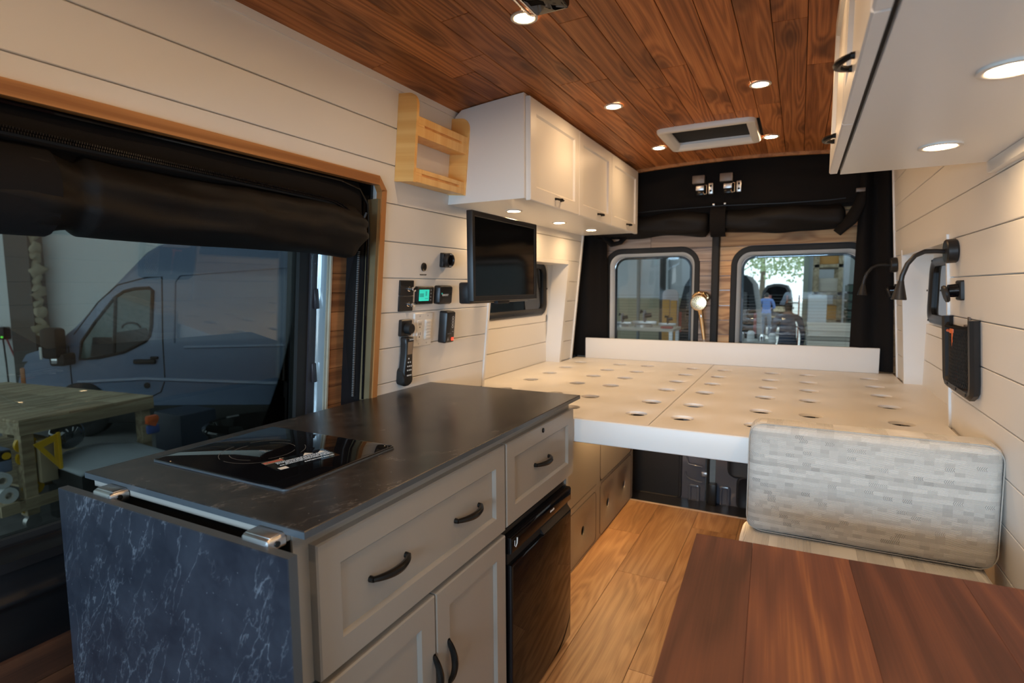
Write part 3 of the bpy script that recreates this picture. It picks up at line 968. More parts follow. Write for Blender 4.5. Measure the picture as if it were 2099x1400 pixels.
# ---------------------------------------------------------------- bed platform
BZ = .805
bed = root('bed_platform', 'cream painted plywood bed platform full of round vent holes', 'bed', Matrix.Translation((0, 0, 0)))
HX = [-1.211, -.957, -.787, -.523, -.357, -.113, .053, .325]
HY = [2.010, 2.248, 2.540, 2.785, 3.020, 3.268]
def bed_panel(cols, x0, x1):
    mb = MB()
    xb = [x0] + [(a + b) / 2 for a, b in zip(cols, cols[1:])] + [x1]
    yb = [1.842] + [(a + b) / 2 for a, b in zip(HY, HY[1:])] + [3.50]
    for i, cx in enumerate(cols):
        for j, cy in enumerate(HY):
            plate_hole(mb, rect_bound((cx, cy), xb[i], xb[i + 1], yb[j], yb[j + 1], 24), (cx, cy), .0385, BZ - .012, BZ, bev=.0035)
    L, R = [(xl(.8) + .002), 0], 0
    mb.box(x0, 3.4995, BZ - .012, x1, 3.515, BZ)
    return mb
pa = bed_panel(HX[:4], -1.328, -.4412); pa.box(-1.428, 2.268, BZ - .012, -1.328, 3.218, BZ); pa.build('bed_panel', M['white'], bed, smooth=30)
pb = bed_panel(HX[4:], -.4388, .455); pb.box(.455, 2.268, BZ - .012, .538, 3.188, BZ); pb.build('bed_panel', M['white'], bed, smooth=30)
MB().rings(0, 1.78, 0, .0865, [(0, -.02), (0, 0), (.002, .004), (.006, .006)], 0).build('front_rail', M['white'], bed, FMY(-1.325, 1.842, .718))
MB().box(-1.257, 3.486, BZ + .0005, .390, 3.504, .940, .003).build('backboard', M['white'], bed)
MB().box(.08, 1.89, .70, .12, 3.45, .792).build('bearer', M['white'], bed, smooth=0)

# storage drawers under the bed, left of the aisle
ub = root('drawer_cabinet', 'taupe cabinet under the bed with finger hole drawers', 'cabinet', FX(-.86, 0, 0))
mb = MB()
mb.box(1.86, .001, -.42, 3.235, .70, -.016)
mb.build('carcass', M['greige'], ub, smooth=0)
def front(y0, y1, z0, z1, holes, rad=.035):
    mb = MB()
    if holes:
        xb = [y0] + [(a + b) / 2 for a, b in zip(holes, holes[1:])] + [y1]
        for i, c in enumerate(holes):
            plate_hole(mb, rect_bound((c, (z0 + z1) / 2 - .003), xb[i], xb[i + 1], z0, z1, 28), (c, (z0 + z1) / 2 - .003), .021, -.005, 0, bev=.002)
    else:
        mb.rings(y0, y1, z0, z1, [(0, -.014), (0, -.002), (.002, 0)], rad, 6)
    return mb
def gapline(o, y0, y1, z0, z1, rad):
    mb = MB()
    P = [(p[0], p[1], -.0006) for p in rrect(y0, y1, z0, z1, rad, 6)]
    mb.tube(P, .0016, 6, closed=True)
    mb.build('gap', M['matte'], o)
def rframe(o, y0, y1, z0, z1, holes, nm='drawer'):
    d = front(y0, y1, z0, z1, holes).build(nm, M['greige'], o)
    gapline(d, y0, y1, z0, z1, .03)
    for c in holes:
        MB().lathe([(.040, -.0155), (.040, -.0135)], 20, Matrix.Translation((c, (z0 + z1) / 2 - .003, 0))).build('finger_hole', M['matte'], d)
    return d
mb = MB()
for a in ((1.87, .270, 2.553, .298), (2.554, .002, 2.6145, .69), (2.6145, .2815, 3.2015, .2945), (3.2015, .002, 3.234, .69), (2.6145, .6015, 3.2015, .69), (1.87, .002, 2.188, .270), (2.188, .002, 2.554, .0125)):
    mb.box(a[0], a[1], -.0155, a[2], a[3], -.0005)
mb.build('face_frame', M['greige'], ub, smooth=0)
rframe(ub, 2.19, 2.552, .014, .268, [2.367])
rframe(ub, 2.616, 3.20, .006, .280, [2.747, 3.05])
rframe(ub, 2.616, 3.20, .296, .60, [])
front(1.87, 2.575, .30, .69, [], .01).build('plain_panel', M['greige'], ub)

# ---------------------------------------------------------------- kitchen unit
def shaker(a1, b1, th=.019, rail=.055, rec=.009):
    return MB().rings(0, a1, 0, b1, [(0, 0), (0, th - .003), (.003, th), (rail, th), (rail + .003, th - .003), (rail + .006, th - rec)])
def bow(L, rise=.030, vertical=False, r=.0058):
    n = 14
    P = []; R = []
    for i in range(n + 1):
        t = i / n
        P.append(((t - .5) * L, 0, rise * math.sin(PI * (.07 + .86 * t)) ** .62 - .004) if not vertical else (0, (t - .5) * L, rise * math.sin(PI * (.07 + .86 * t)) ** .62 - .004))
        R.append(r * (.95 + .50 * math.sin(PI * t)))
    mb = MB().tube(P, R, 8)
    for s in (-.5, .5):
        c = (s * L * 1.0, 0, -.002) if not vertical else (0, s * L * 1.0, -.002)
        mb.cyl(c, (c[0], c[1], .010), .0068, .0058, 8)
    return mb

kc = root('kitchen_cabinet', 'greige shaker kitchen cabinet under the dark worktop', 'cabinet', FX(-.719, 0, 0))
mb = MB()
mb.box(.603, .02, -.575, .622, .879, 0)                   # near end panel
mb.box(.622, .02, -.60, 1.312, .60, -.02)
mb.box(.622, .60, -.575, 1.80, .879, 0)
mb.box(1.80, .02, -.575, 1.822, .879, 0)
mb.box(.603, .02, -.60, 1.822, .60, -.585)
mb.build('carcass', M['greige'], kc, smooth=0)
MB().box(-.575 - .719, .594, .867, -.719 - .002, .6028, .879, .001).build('end_batten', M['greige'], None, smooth=0).parent = kc
kc.children[-1].matrix_parent_inverse = kc.matrix_world.inverted()
MB().box(.6015, .30, -.574, .6025, .8665, -.004).build('leaf_gap_shade', M['matte'], kc, smooth=0, label='black sheet standing for the shadow in the gap behind the drop leaf')  # shadow in the leaf gap, drawn as a black sheet
def kdoor(name, y0, y1, z0, z1, rail=.055):
    return shaker(y1 - y0, z1 - z0, rail=rail).build(name, M['greige'], kc, Matrix.Translation((y0, z0, 0)))
dw = kdoor('drawer', .635, 1.303, .602, .846, .052)
for y in (.824, 1.120):
    bow(.108).build('handle', M['bronze'], dw, Matrix.Translation((y - .635, .119, .010)))
ds = kdoor('drawer', 1.311, 1.822, .606, .846, .050)
bow(.104).build('handle', M['bronze'], ds, Matrix.Translation((1.565 - 1.311, .120, .010)))
mb = MB().lathe([(.001, .019), (.0075, .019), (.0075, .0215), (.006, .0225), (.001, .0225)], 16, Matrix.Translation((1.556 - 1.311, .221, 0)))
mb.build('key_lock', M['bronze'], ds)
da = kdoor('door', .635, .966, .03, .588, .052)
bow(.105, vertical=True).build('handle', M['bronze'], da, Matrix.Translation((.958 - .635, .365, .010)))
db = kdoor('door', .970, 1.303, .03, .588, .052)
bow(.105, vertical=True).build('handle', M['bronze'], db, Matrix.Translation((1.016 - .970, .368, .010)))

wt = MB().rings(-1.326, -.678, .592, 1.829, [(0, .880), (0, .8915), (.0015, .893)]).build('worktop', M['stone'])
wt.data.materials.append(M['edge'])
for p in wt.data.polygons:
    if abs(p.normal.z) < .3: p.material_index = 1
tag(wt, 'dark stone effect worktop with a thin grey edge on the kitchen cabinet', 'worktop')

lf = root('drop_leaf', 'dark stone drop leaf, its colour blued for daylight, hanging folded at the end of the worktop', 'leaf', FMY(-1.329, .562, .30))
o = MB().rings(0, .668, 0, .573, [(0, 0), (0, .0165), (.0015, .018)]).build('leaf_panel', M['daylit_stone'], lf)
o.data.materials.append(M['edge'])
for p in o.data.polygons:
    if abs(p.normal.z) < .3: p.material_index = 1
for x in (.132, .575):
    h = root_h = MB()
    h.rings(x - .034, x + .034, .560, .583, [(0, -.030), (0, -.004), (.003, .002), (.008, .004)], .008, 4)
    hh = h.build('hinge', M['steel'], lf)
    MB().box(x - .030, .570, -.030, x + .030, .5846, -.002, .004).build('hinge_cap', M['steel'], hh)
    mb = MB().cyl((x + .034, .572, -.012), (x + .037, .572, -.012), .005, seg=10)
    mb.build('hinge_screw', M['bronze'], hh)

ck = root('cooktop', 'black glass induction cooktop set into the near end of the worktop', 'cooktop', FUP(-1.059, .860, .8932))
MB().rings(-.213, .213, -.161, .161, [(0, 0), (0, .003), (.001, .005), (.004, .0062)], .012, 5).build('glass', M['gloss'], ck)
MB().rings(-.214, .214, -.162, .162, [(0, 0), (0, .0032), (.0012, .0036), (.0013, 0)], .013, 5, False, False).build('rim', M['edge'], ck)
def arc(r, a0, a1, wd=.0009, n=40, z=.0064):
    mb = MB()
    A = [math.radians(a0 + (a1 - a0) * i / n) for i in range(n + 1)]
    for p, q in zip(A, A[1:]):
        mb.quad((r * math.cos(p), r * math.sin(p), z), (r * math.cos(q), r * math.sin(q), z), ((r + wd) * math.cos(q), (r + wd) * math.sin(q), z), ((r + wd) * math.cos(p), (r + wd) * math.sin(p), z))
    return mb
T = Matrix.Translation((-.035, -.012, 0))
for rr, a0, a1 in ((.092, 100, 160), (.092, 185, 250), (.092, 262, 350), (.092, 20, 60), (.070, 60, 130), (.070, 170, 215), (.070, 235, 300), (.070, 330, 395)):
    arc(rr, a0, a1).build('cooking_zone_ring', M['greyink'], ck, T, smooth=0)
text('LEXI', .012, M['greyink'], ck, Matrix.Translation((-.035, -.012, .0063)) @ Matrix.Rotation(0, 4, 'Z'))
# warning sticker in the near right part
st = MB().rings(0, .145, 0, .078, [(0, 0), (0, .0003)]).build('warning_sticker', M['gloss'], ck, Matrix.Translation((.040, -.078, .0063)) @ Matrix.Rotation(math.radians(76), 4, 'Z') @ Matrix.Translation((0, -.078, 0)), label='black warning sticker with white small print and a red heading')
MB().rings(.001, .044, .058, .077, [(0, .0003), (0, .0005)]).build('heading_box', M['lcdgrey'], st)
text('WARNING', .0085, M['red'], st, Matrix.Translation((.0225, .0675, .0007)))
y = .0535
for s in ('When the cooktop is hot do not touch the glass surface', 'Do not place metal objects such as knives, forks, spoons', 'and lids on the hob surface since they can get hot', 'Only use cookware with a flat base suitable for induction'):
    text(s, .0052, M['ink'], st, Matrix.Translation((.140, y, .0005)), 'RIGHT'); y -= .0075
text('CAUTION HOT SURFACE', .0062, M['ink'], st, Matrix.Translation((.138, .016, .0005)), 'RIGHT')
MB().rings(.008, .026, .003, .018, [(0, .0003), (0, .0005)]).build('white_square', M['ink'], st)
MB().prism([(.088, .060), (.112, .060), (.100, .077)], 'z', .0003, .0006).build('warning_triangle', M['ink'], st)
MB().prism([(.118, .052), (.132, .066), (.138, .056), (.126, .050)], 'z', .0003, .0006).build('hand_symbol', M['ink'], st)

fr = root('mini_fridge', 'black gloss fridge under the small kitchen drawer', 'fridge', FX(-.716, 1.316, .018))
MB().box(0, 0, -.55, .462, .566, -.006, .004).build('cabinet_body', M['black'], fr)
d = MB().rings(.002, .460, 0, .476, [(0, -.004), (0, .020), (.004, .026), (.010, .028)]).build('door', M['gloss'], fr)
hd = MB()
hd.rings(.002, .460, .508, .556, [(0, -.004), (0, .020), (.004, .026), (.010, .028)])
hd.build('top_strip', M['gloss'], fr)
MB().box(.002, .476, -.004, .460, .508, .012).build('grip_recess', M['matte'], fr, smooth=0)
MB().prism([(.476, .013), (.476, .026), (.492, .013)], 'x', .225, .455).build('grip', M['black'], fr, smooth=0)
text('dometic', .010, M['ink'], fr, Matrix.Translation((.285, .535, .0285)), bold=.0004)
mb = MB().tube([(.018, .545, .0285), (.017, .530, .0285), (.024, .524, .0285), (.031, .532, .0285), (.033, .548, .0285)], [.0008, .001, .0014, .002, .0024], 6)
mb.build('emblem', M['ink'], fr)
for x in (.03, .43): MB().cyl((x, -.018, -.02), (x, 0, -.02), .014, seg=12).build('foot', M['matte'], fr)

# ---------------------------------------------------------------- overhead cabinets
def cup(Lw=.056):
    n = 12; P = []; R = []
    for i in range(n + 1):
        t = i / n
        P.append(((t - .5) * Lw, -.002 * math.sin(PI * t), .026 * math.sin(PI * (.06 + .88 * t)) ** .6 - .003)); R.append(.0050 * (.9 + .35 * math.sin(PI * t)))
    mb = MB().tube(P, R, 8)
    for s in (-.5, .5): mb.cyl((s * Lw, 0, -.002), (s * Lw, 0, .008), .0058, .005, 8)
    return mb
oc = root('overhead_cabinet', 'white three door overhead cabinet above the wall screen', 'cabinet', ID)
prof = [(xl(1.603, .001), 1.603), (-.916, 1.603), (-.916, ceil_z(-.916) - .003)]
for i in range(1, 8):
    x = -.916 + (xl(1.93, .0) - (-.916)) * i / 8
    prof.append((x, ceil_z(x) - .003))
prof += [(xl(1.932, .008), 1.932)]
MB().prism(prof, 'y', 1.871, 3.402).build('carcass', M['satin'], oc, smooth=0)
MB().box(-.934, 1.8705, 1.604, -.9162, 1.8745, 1.975).build('edge_line', M['satin'], oc, smooth=0)
for y0, y1, hy in ((1.884, 2.391, 2.145), (2.394, 2.871, 2.677), (2.874, 3.402, 3.186)):
    d = MB().rings(0, y1 - y0, 0, .372, [(0, 0), (0, .016), (.003, .019), (.052, .019), (.054, .016), (.058, .011)]).build('door', M['white'], oc, FX(-.915, y0, 1.597))
    cup().build('handle', M['bronze'], d, Matrix.Translation((hy - y0, .034, .017)))

rc = root('overhead_cabinet', 'white overhead cabinet above the dinette, seen from below', 'cabinet', ID)
pr_ = [(xr(1.573, .001), 1.573), (.085, 1.573), (.085, ceil_z(.085) - .003)]
for i in range(1, 8):
    x = .085 + (xr(1.93) - .085) * i / 8
    pr_.append((x, ceil_z(x) - .003))
pr_ += [(xr(1.932, .008), 1.932)]
MB().prism(pr_, 'y', -.30, 1.775).build('carcass', M['satin'], rc, smooth=0)
MB().box(.0785, -.30, 1.585, .0848, 1.770, 1.975).build('door_gap', M['matte'], rc, smooth=0)
for y0, y1, hy in ((-.26, .252, .0), (.255, .753, .51), (.757, 1.238, 1.0), (1.241, 1.757, 1.485)):
    d = MB().rings(0, y1 - y0, 0, .390, [(0, 0), (0, .016), (.003, .019), (.052, .019), (.054, .016), (.058, .011)]).build('door', M['white'], rc, FMX(.077, y1, 1.573))
    cup().build('handle', M['bronze'], d, Matrix.Translation((y1 - hy, .032, .017)))

# ---------------------------------------------------------------- puck lights
def puck(lab, Mx, group, r=.037, mat='lamp'):
    p = root('puck_light', lab, 'light', Mx, group)
    MB().lathe([(r, 0), (r, .004), (r - .003, .0045), (r * .78, .0045), (r * .74, .0035), (r * .72, .001)], 28, None, False, False).build('rim', M['ring'], p)
    MB().lathe([(.0005, .0022), (r * .73, .0018)], 24, None, True, False).build('lens', M[mat], p)
    return p
for x, y, lab in ((-.683, 1.400, 'largest lit puck light in the left row of the wood ceiling'),
                  (-.690, 2.225, 'lit puck light above the overhead cabinet doors, left ceiling row'),
                  (-.680, 2.985, 'lit puck light at the left corner of the roof vent'),
                  (-.154, 2.245, 'lit puck light in front of the roof vent, right ceiling row'),
                  (-.152, 3.035, 'lit puck light just right of the roof vent'),
                  (-.155, 1.400, 'lit ceiling puck light in the right row beyond the frame top'),
                  (-.683, .60, 'lit ceiling puck light in the left row nearest the cab'),
                  (-.155, .60, 'lit ceiling puck light in the right row above the table'),
                  (-.683, -.15, 'added unseen puck light of the left ceiling row, brightening the near wall'),  # this pair is added out of view to brighten the near wall
                  (-.155, -.15, 'added unseen puck light of the right ceiling row, brightening the near wall')):
    puck(lab, FDN(x, y, ceil_z(x)), 'puck lights in the wood ceiling')
for x, y, lab in ((-1.104, 2.152, 'lit puck light under the white cabinet right over the screen'),
                  (-1.100, 2.650, 'middle lit puck light under the white left overhead cabinet'),
                  (-1.080, 3.080, 'lit puck light under the left overhead cabinet nearest the rear doors')):
    puck(lab, FDN(x, y, 1.603), 'puck lights under the left overhead cabinet')
for x, y, lab in ((.250, 1.030, 'lit puck light under the right overhead cabinet, cut by the frame edge'),
                  (.258, 1.520, 'lit puck light under the right overhead cabinet above the reading lamp'),
                  (.250, .45, 'lit puck light under the right overhead cabinet nearest the cab')):
    puck(lab, FDN(x, y, 1.573), 'puck lights under the right overhead cabinet', .040, 'lampsoft')

ls_ = root('led_strip', 'warm light strip fixed under the front edge of the bed', 'light', FDN(-.28, 1.872, .734))
MB().box(-.19, -.008, 0, .19, .008, .004).build('channel', M['ring'], ls_, smooth=0)
MB().box(-.18, -.005, .004, .18, .005, .0065).build('diffuser', M['strip'], ls_, smooth=0)

l2 = root('led_strip', 'warm light strip fixed along the top of the under bed drawers', 'light', FDN(-.825, 2.75, .705))
mb = MB(); mb.box(-.012, -.42, -.002, .012, .42, 0); mb.box(-.012, -.42, 0, -.009, .42, .009); mb.box(.009, -.42, 0, .012, .42, .009)
mb.build('channel', M['ring'], l2, smooth=0)
MB().box(-.008, -.41, .0005, .008, .41, .003).build('diffuser', M['strip'], l2, smooth=0)

# roof vent
vt = root('roof_vent', 'square white roof vent with a dark round screen in the ceiling', 'vent', FDN(-.410, 2.860, 1.994))
MB().rings(-.213, .213, -.208, .208, [(0, -.012), (0, .008), (.004, .015), (.012, .017), (.034, .014), (.040, .008), (.046, -.01)], .035, 6, False, False).build('frame', M['frost'], vt)
MB().rings(-.172, .172, -.167, .167, [(0, -.008), (.008, -.062)], .02, 5, False, False).build('shaft', M['frost'], vt)
mb = MB(); plate_hole(mb, rect_bound((0, 0), -.165, .165, -.16, .16, 32), (0, 0), .128, -.070, -.058, bev=.006)
mb.build('fan_plate', M['frost'], vt)
MB().lathe([(.0005, -.072), (.14, -.072)], 32, None, True, False).build('screen', plain('insect_screen', (.05, .05, .045), .6), vt)
MB().rings(-.18, .18, -.175, .175, [(0, -.13), (0, -.085)]).build('lid', M['matte'], vt)
MB().box(.10, .150, -.05, .15, .162, -.04, .003).build('pull_tab', M['plastic'], vt)

cb = root('ceiling_bracket', 'black glossy ceiling fitting with chrome ends at the top edge', 'fitting', FDN(-.60, 1.30, 1.992))
MB().rings(-.035, .060, -.075, .02, [(0, -.01), (0, .012), (.004, .018), (.012, .020)], .012, 4).build('body', M['gloss'], cb)
MB().tube([(-.052, .03, .012), (-.052, -.065, .012), (-.044, -.078, .012)], .004, 8).build('chrome_bar', M['chrome'], cb)
MB().tube([(-.037, .02, .014), (-.036, -.07, .014)], .003, 8).build('chrome_bar', M['chrome'], cb)
# ---------------------------------------------------------------- things on the left wall
bs = root('spice_shelf', 'two tier bamboo shelf with slotted rails on the shiplap wall', 'shelf', ML(1.540, 1.640, .0005))
prof = [(0, 0), (.080, 0), (.080, .246)] + [(.080 - .034 * (1 - math.cos(t)), .246 + .041 * math.sin(t)) for t in [PI / 2 * i / 6 for i in range(1, 7)]] + [(0, .287)]
def side(a0, a1):
    return MB().prism([(c, b) for c, b in prof], 'x', a0, a1, Matrix(((1, 0, 0, 0), (0, 0, 1, 0), (0, 1, 0, 0), (0, 0, 0, 1))))
side(0, .013).build('side_panel', M['bamboo'], bs, smooth=30)
side(.322, .335).build('side_panel', M['bamboo'], bs, smooth=30)
for b0, b1 in ((.002, .048), (.152, .216)):
    bm_ = (b0 + b1) / 2 + .004
    mb = MB()
    mb.box(.013, b0, .066, .322, bm_ - .004, .078, .001, 1); mb.box(.013, bm_ + .004, .066, .322, b1, .078, .001, 1)
    mb.box(.013, bm_ - .004, .066, .050, bm_ + .004, .0778); mb.box(.285, bm_ - .004, .066, .322, bm_ + .004, .0778)
    mb.box(.05, bm_ - .004, .066, .285, bm_ + .004, .068)
    mb.build('slotted_rail', M['bambooy'], bs, smooth=0)
    MB().box(.013, b0, .002, .322, b0 + .010, .066).build('shelf_board', M['bambooy'], bs, smooth=0)

tv = root('wall_screen', 'black flat television on a wall arm below the overhead cabinet', 'television', FX(-1.05, 1.721, 1.223))
MB().rings(0, .549, 0, .330, [(0, -.024), (0, -.003), (.002, 0), (.019, -.001), (.021, -.004)], .004, 3, True, False).build('bezel', M['black'], tv)
MB().rings(.019, .530, .019, .311, [(0, -.010), (0, -.0042)]).build('screen', M['screen'], tv)
MB().box(.012, -.008, -.072, .52, .072, -.022, .008).build('rear_housing', M['black'], tv)
MB().box(.20, -.012, -.028, .30, .001, -.008, .003).build('sensor_bump', M['matte'], tv)
mb = MB(); mb.box(.34, .09, -.060, .49, .24, -.022, .004); mb.box(.42, .14, -.228, .46, .19, -.055, .004); mb.box(.40, .10, -.240, .48, .23, -.225, .003)
mb.build('wall_arm', M['black'], tv)

sv = root('swivel_vent', 'black round swivel fitting on a square base, topmost beside the screen', 'fitting', ML(1.866, 1.387, .0005))
MB().rings(-.027, .024, -.030, .028, [(0, 0), (0, .012), (.003, .016)], .006, 4).build('base', M['black'], sv)
MB().lathe([(.026, .012), (.029, .020), (.029, .032), (.026, .036), (.021, .036), (.019, .030), (.001, .030)], 24).build('turret', M['black'], sv)
MB().lathe([(.001, .0305), (.015, .0305), (.015, .0325), (.001, .033)], 18).build('face', M['gloss'], sv)
for y in (-.0232, .0232): text('MAX 12V', .0048, M['ink'], sv, Matrix.Translation((0, y, .0363)))

rs = root('round_socket', 'small round black socket with a printed caption on the shiplap', 'socket', ML(1.735, 1.355, .0004))
MB().lathe([(.0165, 0), (.0165, .003), (.0145, .004), (.012, .002), (.001, .001)], 22).build('socket_ring', M['black'], rs)
text('WATER PUMP', .0068, M['darkink'], rs, Matrix.Translation((0, -.030, .0002)), bold=.0002)

sp = root('switch_plate', 'tall black switch plate with two chrome knobs', 'switch', ML(1.634, 1.247, .0004))
for b in (-.057, .0005):
    MB().rings(-.040, .040, b, b + .0565, [(0, 0), (0, .005), (.0015, .0065)], .003, 3).build('plate', M['black'], sp)
for b in (.026, -.030):
    mb = MB().lathe([(.010, .006), (.010, .010), (.007, .011), (.006, .024), (.0085, .025), (.0095, .031), (.008, .036), (.001, .037)], 16, Matrix.Translation((.008, b, 0)))
    mb.build('knob', M['chrome'], sp)

mo = root('battery_monitor', 'small black monitor with a glowing green display', 'monitor', ML(1.690, 1.214, .0004))
MB().rings(0, .104, 0, .068, [(0, 0), (0, .010), (.003, .013), (.006, .013), (.008, .0115)], .004, 3).build('housing', M['black'], mo)
MB().rings(.012, .074, .013, .056, [(0, .011), (0, .0128)]).build('display', M['lcd'], mo)
mb = MB(); mb.box(.014, .028, .0129, .040, .042, .0131); mb.box(.048, .020, .0129, .068, .023, .0131); mb.box(.050, .032, .0129, .060, .050, .0131)
mb.build('display_blocks', M['lcdd'], mo, smooth=0)
mb = MB()
for b in (.016, .028, .041, .054): mb.cyl((.086, b, .0115), (.086, b, .0135), .003, seg=8)
mb.build('keys', M['greyink'], mo, kind='stuff')

bb = root('control_box', 'black rounded control box with a small white logo beside the green display', 'box', ML(1.814, 1.212, .0004))
MB().rings(0, .094, 0, .074, [(0, 0), (0, .020), (.004, .026), (.010, .027)], .010, 4).build('housing', M['black'], bb)
text('RENOGY', .0105, M['ink'], bb, Matrix.Translation((.040, .037, .0274)), bold=.0002)
MB().rings(.013, .020, .040, .046, [(0, .0271), (0, .0275)]).build('logo_leaf', M['lcdd'], bb)
MB().rings(.074, .084, .036, .048, [(0, .0265), (0, .0274)]).build('port', M['matte'], bb)

ou = root('outlet_plate', 'white double wall plate with an outlet and a column of switches', 'outlet', ML(1.690, 1.049, .0004))
MB().rings(0, .118, 0, .132, [(0, 0), (0, .003), (.003, .006)], .004, 3).build('plate', M['plastic'], ou)
o1 = MB().rings(.016, .050, .026, .104, [(0, .005), (0, .0075), (.001, .0085)], .003, 3).build('outlet', M['plastic'], ou)
mb = MB()
for b in (.084, .046):
    mb.box(.026, b, .0084, .0285, b + .010, .0088); mb.box(.036, b, .0084, .0385, b + .011, .0088); mb.cyl((.0325, b - .007, .0084), (.0325, b - .007, .0088), .003, seg=8)
mb.build('outlet_slots', M['matte'], o1, kind='stuff')
o2 = MB().rings(.066, .102, .026, .104, [(0, .005), (0, .0095), (.001, .0105)], .003, 3).build('switch_column', M['plastic'], ou)
for i in range(6):
    MB().rings(.069, .099, .030 + i * .0122, .030 + i * .0122 + .0105, [(0, .010), (0, .0125), (.002, .0135)]).build('rocker', M['plastic'], o2)
mb = MB()
for x in (.033, .084):
    for b in (.012, .120): mb.cyl((x, b, .006), (x, b, .0067), .003, seg=8)
mb.build('screws', M['steel'], ou, kind='stuff')

gd = root('gas_detector', 'upright black gas alarm with a red lit lamp', 'alarm', ML(1.862, 1.052, .0004))
MB().rings(0, .068, 0, .131, [(0, 0), (0, .026), (.004, .034), (.010, .036)], .008, 4).build('housing', M['black'], gd)
mb = MB()
for i in range(4): mb.lathe([(.0045, .0362), (.0062, .0364), (.0062, .0368), (.0045, .0368)], 14, Matrix.Translation((.046, .068 + i * .0125, 0)), False, False)
mb.build('sound_holes', M['ink'], gd, kind='stuff')
MB().rings(.042, .058, .010, .023, [(0, .0355), (0, .0375), (.001, .038)], .002, 3).build('lamp', M['ledred'], gd)
MB().prism([(.010, .012), (.026, .012), (.018, .026)], 'z', .0362, .0366).build('flame_symbol', M['greyink'], gd)
text('GAS ALARM', .005, M['greyink'], gd, Matrix.Translation((.026, .040, .0364)))
text('TEST', .004, M['ink'], gd, Matrix.Translation((.050, .047, .0364)))

dk = root('dial_switch', 'black square dimmer dial directly above the remote control', 'switch', ML(1.604, 1.098, .0004))
MB().rings(0, .066, 0, .062, [(0, 0), (0, .009), (.003, .012)], .006, 4).build('plate', M['black'], dk)
MB().lathe([(.021, .011), (.020, .030), (.018, .034), (.001, .035)], 24, Matrix.Translation((.036, .030, 0))).build('dial', M['matte'], dk)

rm = root('remote_control', 'black remote control standing in its wall holder', 'remote', ML(1.612, .918, .0004))
prof = [(0, .02), (.003, .006), (.012, .001), (.024, 0), (.036, .001), (.045, .006), (.048, .02), (.049, .05), (.046, .085), (.044, .12), (.046, .155), (.048, .172), (.044, .179), (.004, .179), (0, .172), (.002, .155), (.004, .12), (.002, .085), (-.001, .05)]
def outline(s, ins):
    return [(.024 + (x - .024) * (1 - ins), .09 + (y - .09) * (1 - ins * .35), s) for x, y in prof]
MB().loops([outline(.006, 0), outline(.026, 0), outline(.031, .07), outline(.033, .16)]).build('handset', M['black'], rm)
MB().loops([[(x * 1.10 - .0025, y, c) for x, y, c in L] for L in ([(p[0], p[1] - .002, .0) for p in rrect(-.002, .050, -.002, .066, .018, 5)], [(p[0], p[1] - .002, .026) for p in rrect(-.003, .051, -.004, .060, .02, 5)], [(p[0], p[1], .034) for p in rrect(.002, .046, 0, .040, .018, 5)])]).build('holder', M['matte'], rm)
MB().rings(.011, .039, .116, .163, [(0, .0325), (0, .0338)]).build('display', M['lcdgrey'], rm)
text('MAXXAIR', .0058, M['ink'], rm, Matrix.Translation((.031, .171, .0336)), bold=.0002)
mb = MB()
for x, y in ((.020, .100), (.018, .086), (.030, .086), (.016, .071), (.026, .071), (.036, .071), (.016, .056), (.026, .056), (.036, .056)):
    mb.lathe([(.0012, .0332), (.0030, .0332), (.0030, .0345), (.0012, .0345)], 10, Matrix.Translation((x, y, 0)))
mb.build('buttons', M['ink'], rm, kind='stuff')
text('AIRXCEL', .0072, M['ink'], rm, Matrix.Translation((.027, .036, .0345)), bold=.0002)

# ---------------------------------------------------------------- things on the right wall
def reading_lamp(lab, Mx):
    r = root('reading_lamp', lab, 'lamp', Mx, 'gooseneck reading lamps on the right wall')
    MB().lathe([(.034, 0), (.037, .004), (.037, .026), (.034, .030), (.001, .031)], 26).build('base', M['black'], r)
    P = [(0, 0, .028), (.005, .004, .055), (.009, .005, .082), (.012, -.006, .108), (.014, -.030, .128), (.015, -.065, .142), (.015, -.088, .146)]
    MB().tube(P, [.0072] * 7, 10).build('gooseneck', M['black'], r)
    d = Vector((0, -.98, .12)).normalized()
    p = Vector((.015, -.082, .1455))
    MB().tube([p, p + d * .008, p + d * .058, p + d * .060], [.0085, .0095, .0215, .020], 20).build('shade', M['black'], r)
    return r
reading_lamp('black gooseneck reading lamp curving over the bed from the right wall', MR(2.160, 1.378, .0004))
reading_lamp('far black reading lamp against the black curtain at the bed end', MR(3.345, 1.375, .0004))
def dial(lab, Mx):
    r = root('dial_switch', lab, 'switch', Mx)
    MB().rings(-.026, .026, -.030, .030, [(0, 0), (0, .008), (.003, .011)], .005, 4).build('plate', M['black'], r)
    MB().lathe([(.021, .010), (.019, .034), (.001, .036)], 20).build('socket_body', M['gloss'], r)
    MB().lathe([(.001, .036), (.025, .036), (.027, .040), (.025, .045), (.001, .047)], 22, Matrix.Rotation(math.radians(12), 4, 'X')).build('cap', M['black'], r)
    MB().box(-.006, -.034, .034, .006, -.020, .040, .002).build('cap_tab', M['black'], r)
    return r
dial('capped black socket under the near reading lamp', MR(2.105, 1.257, .0004))
dial('far capped black socket beside the rear curtain', MR(3.345, 1.250, .0004))

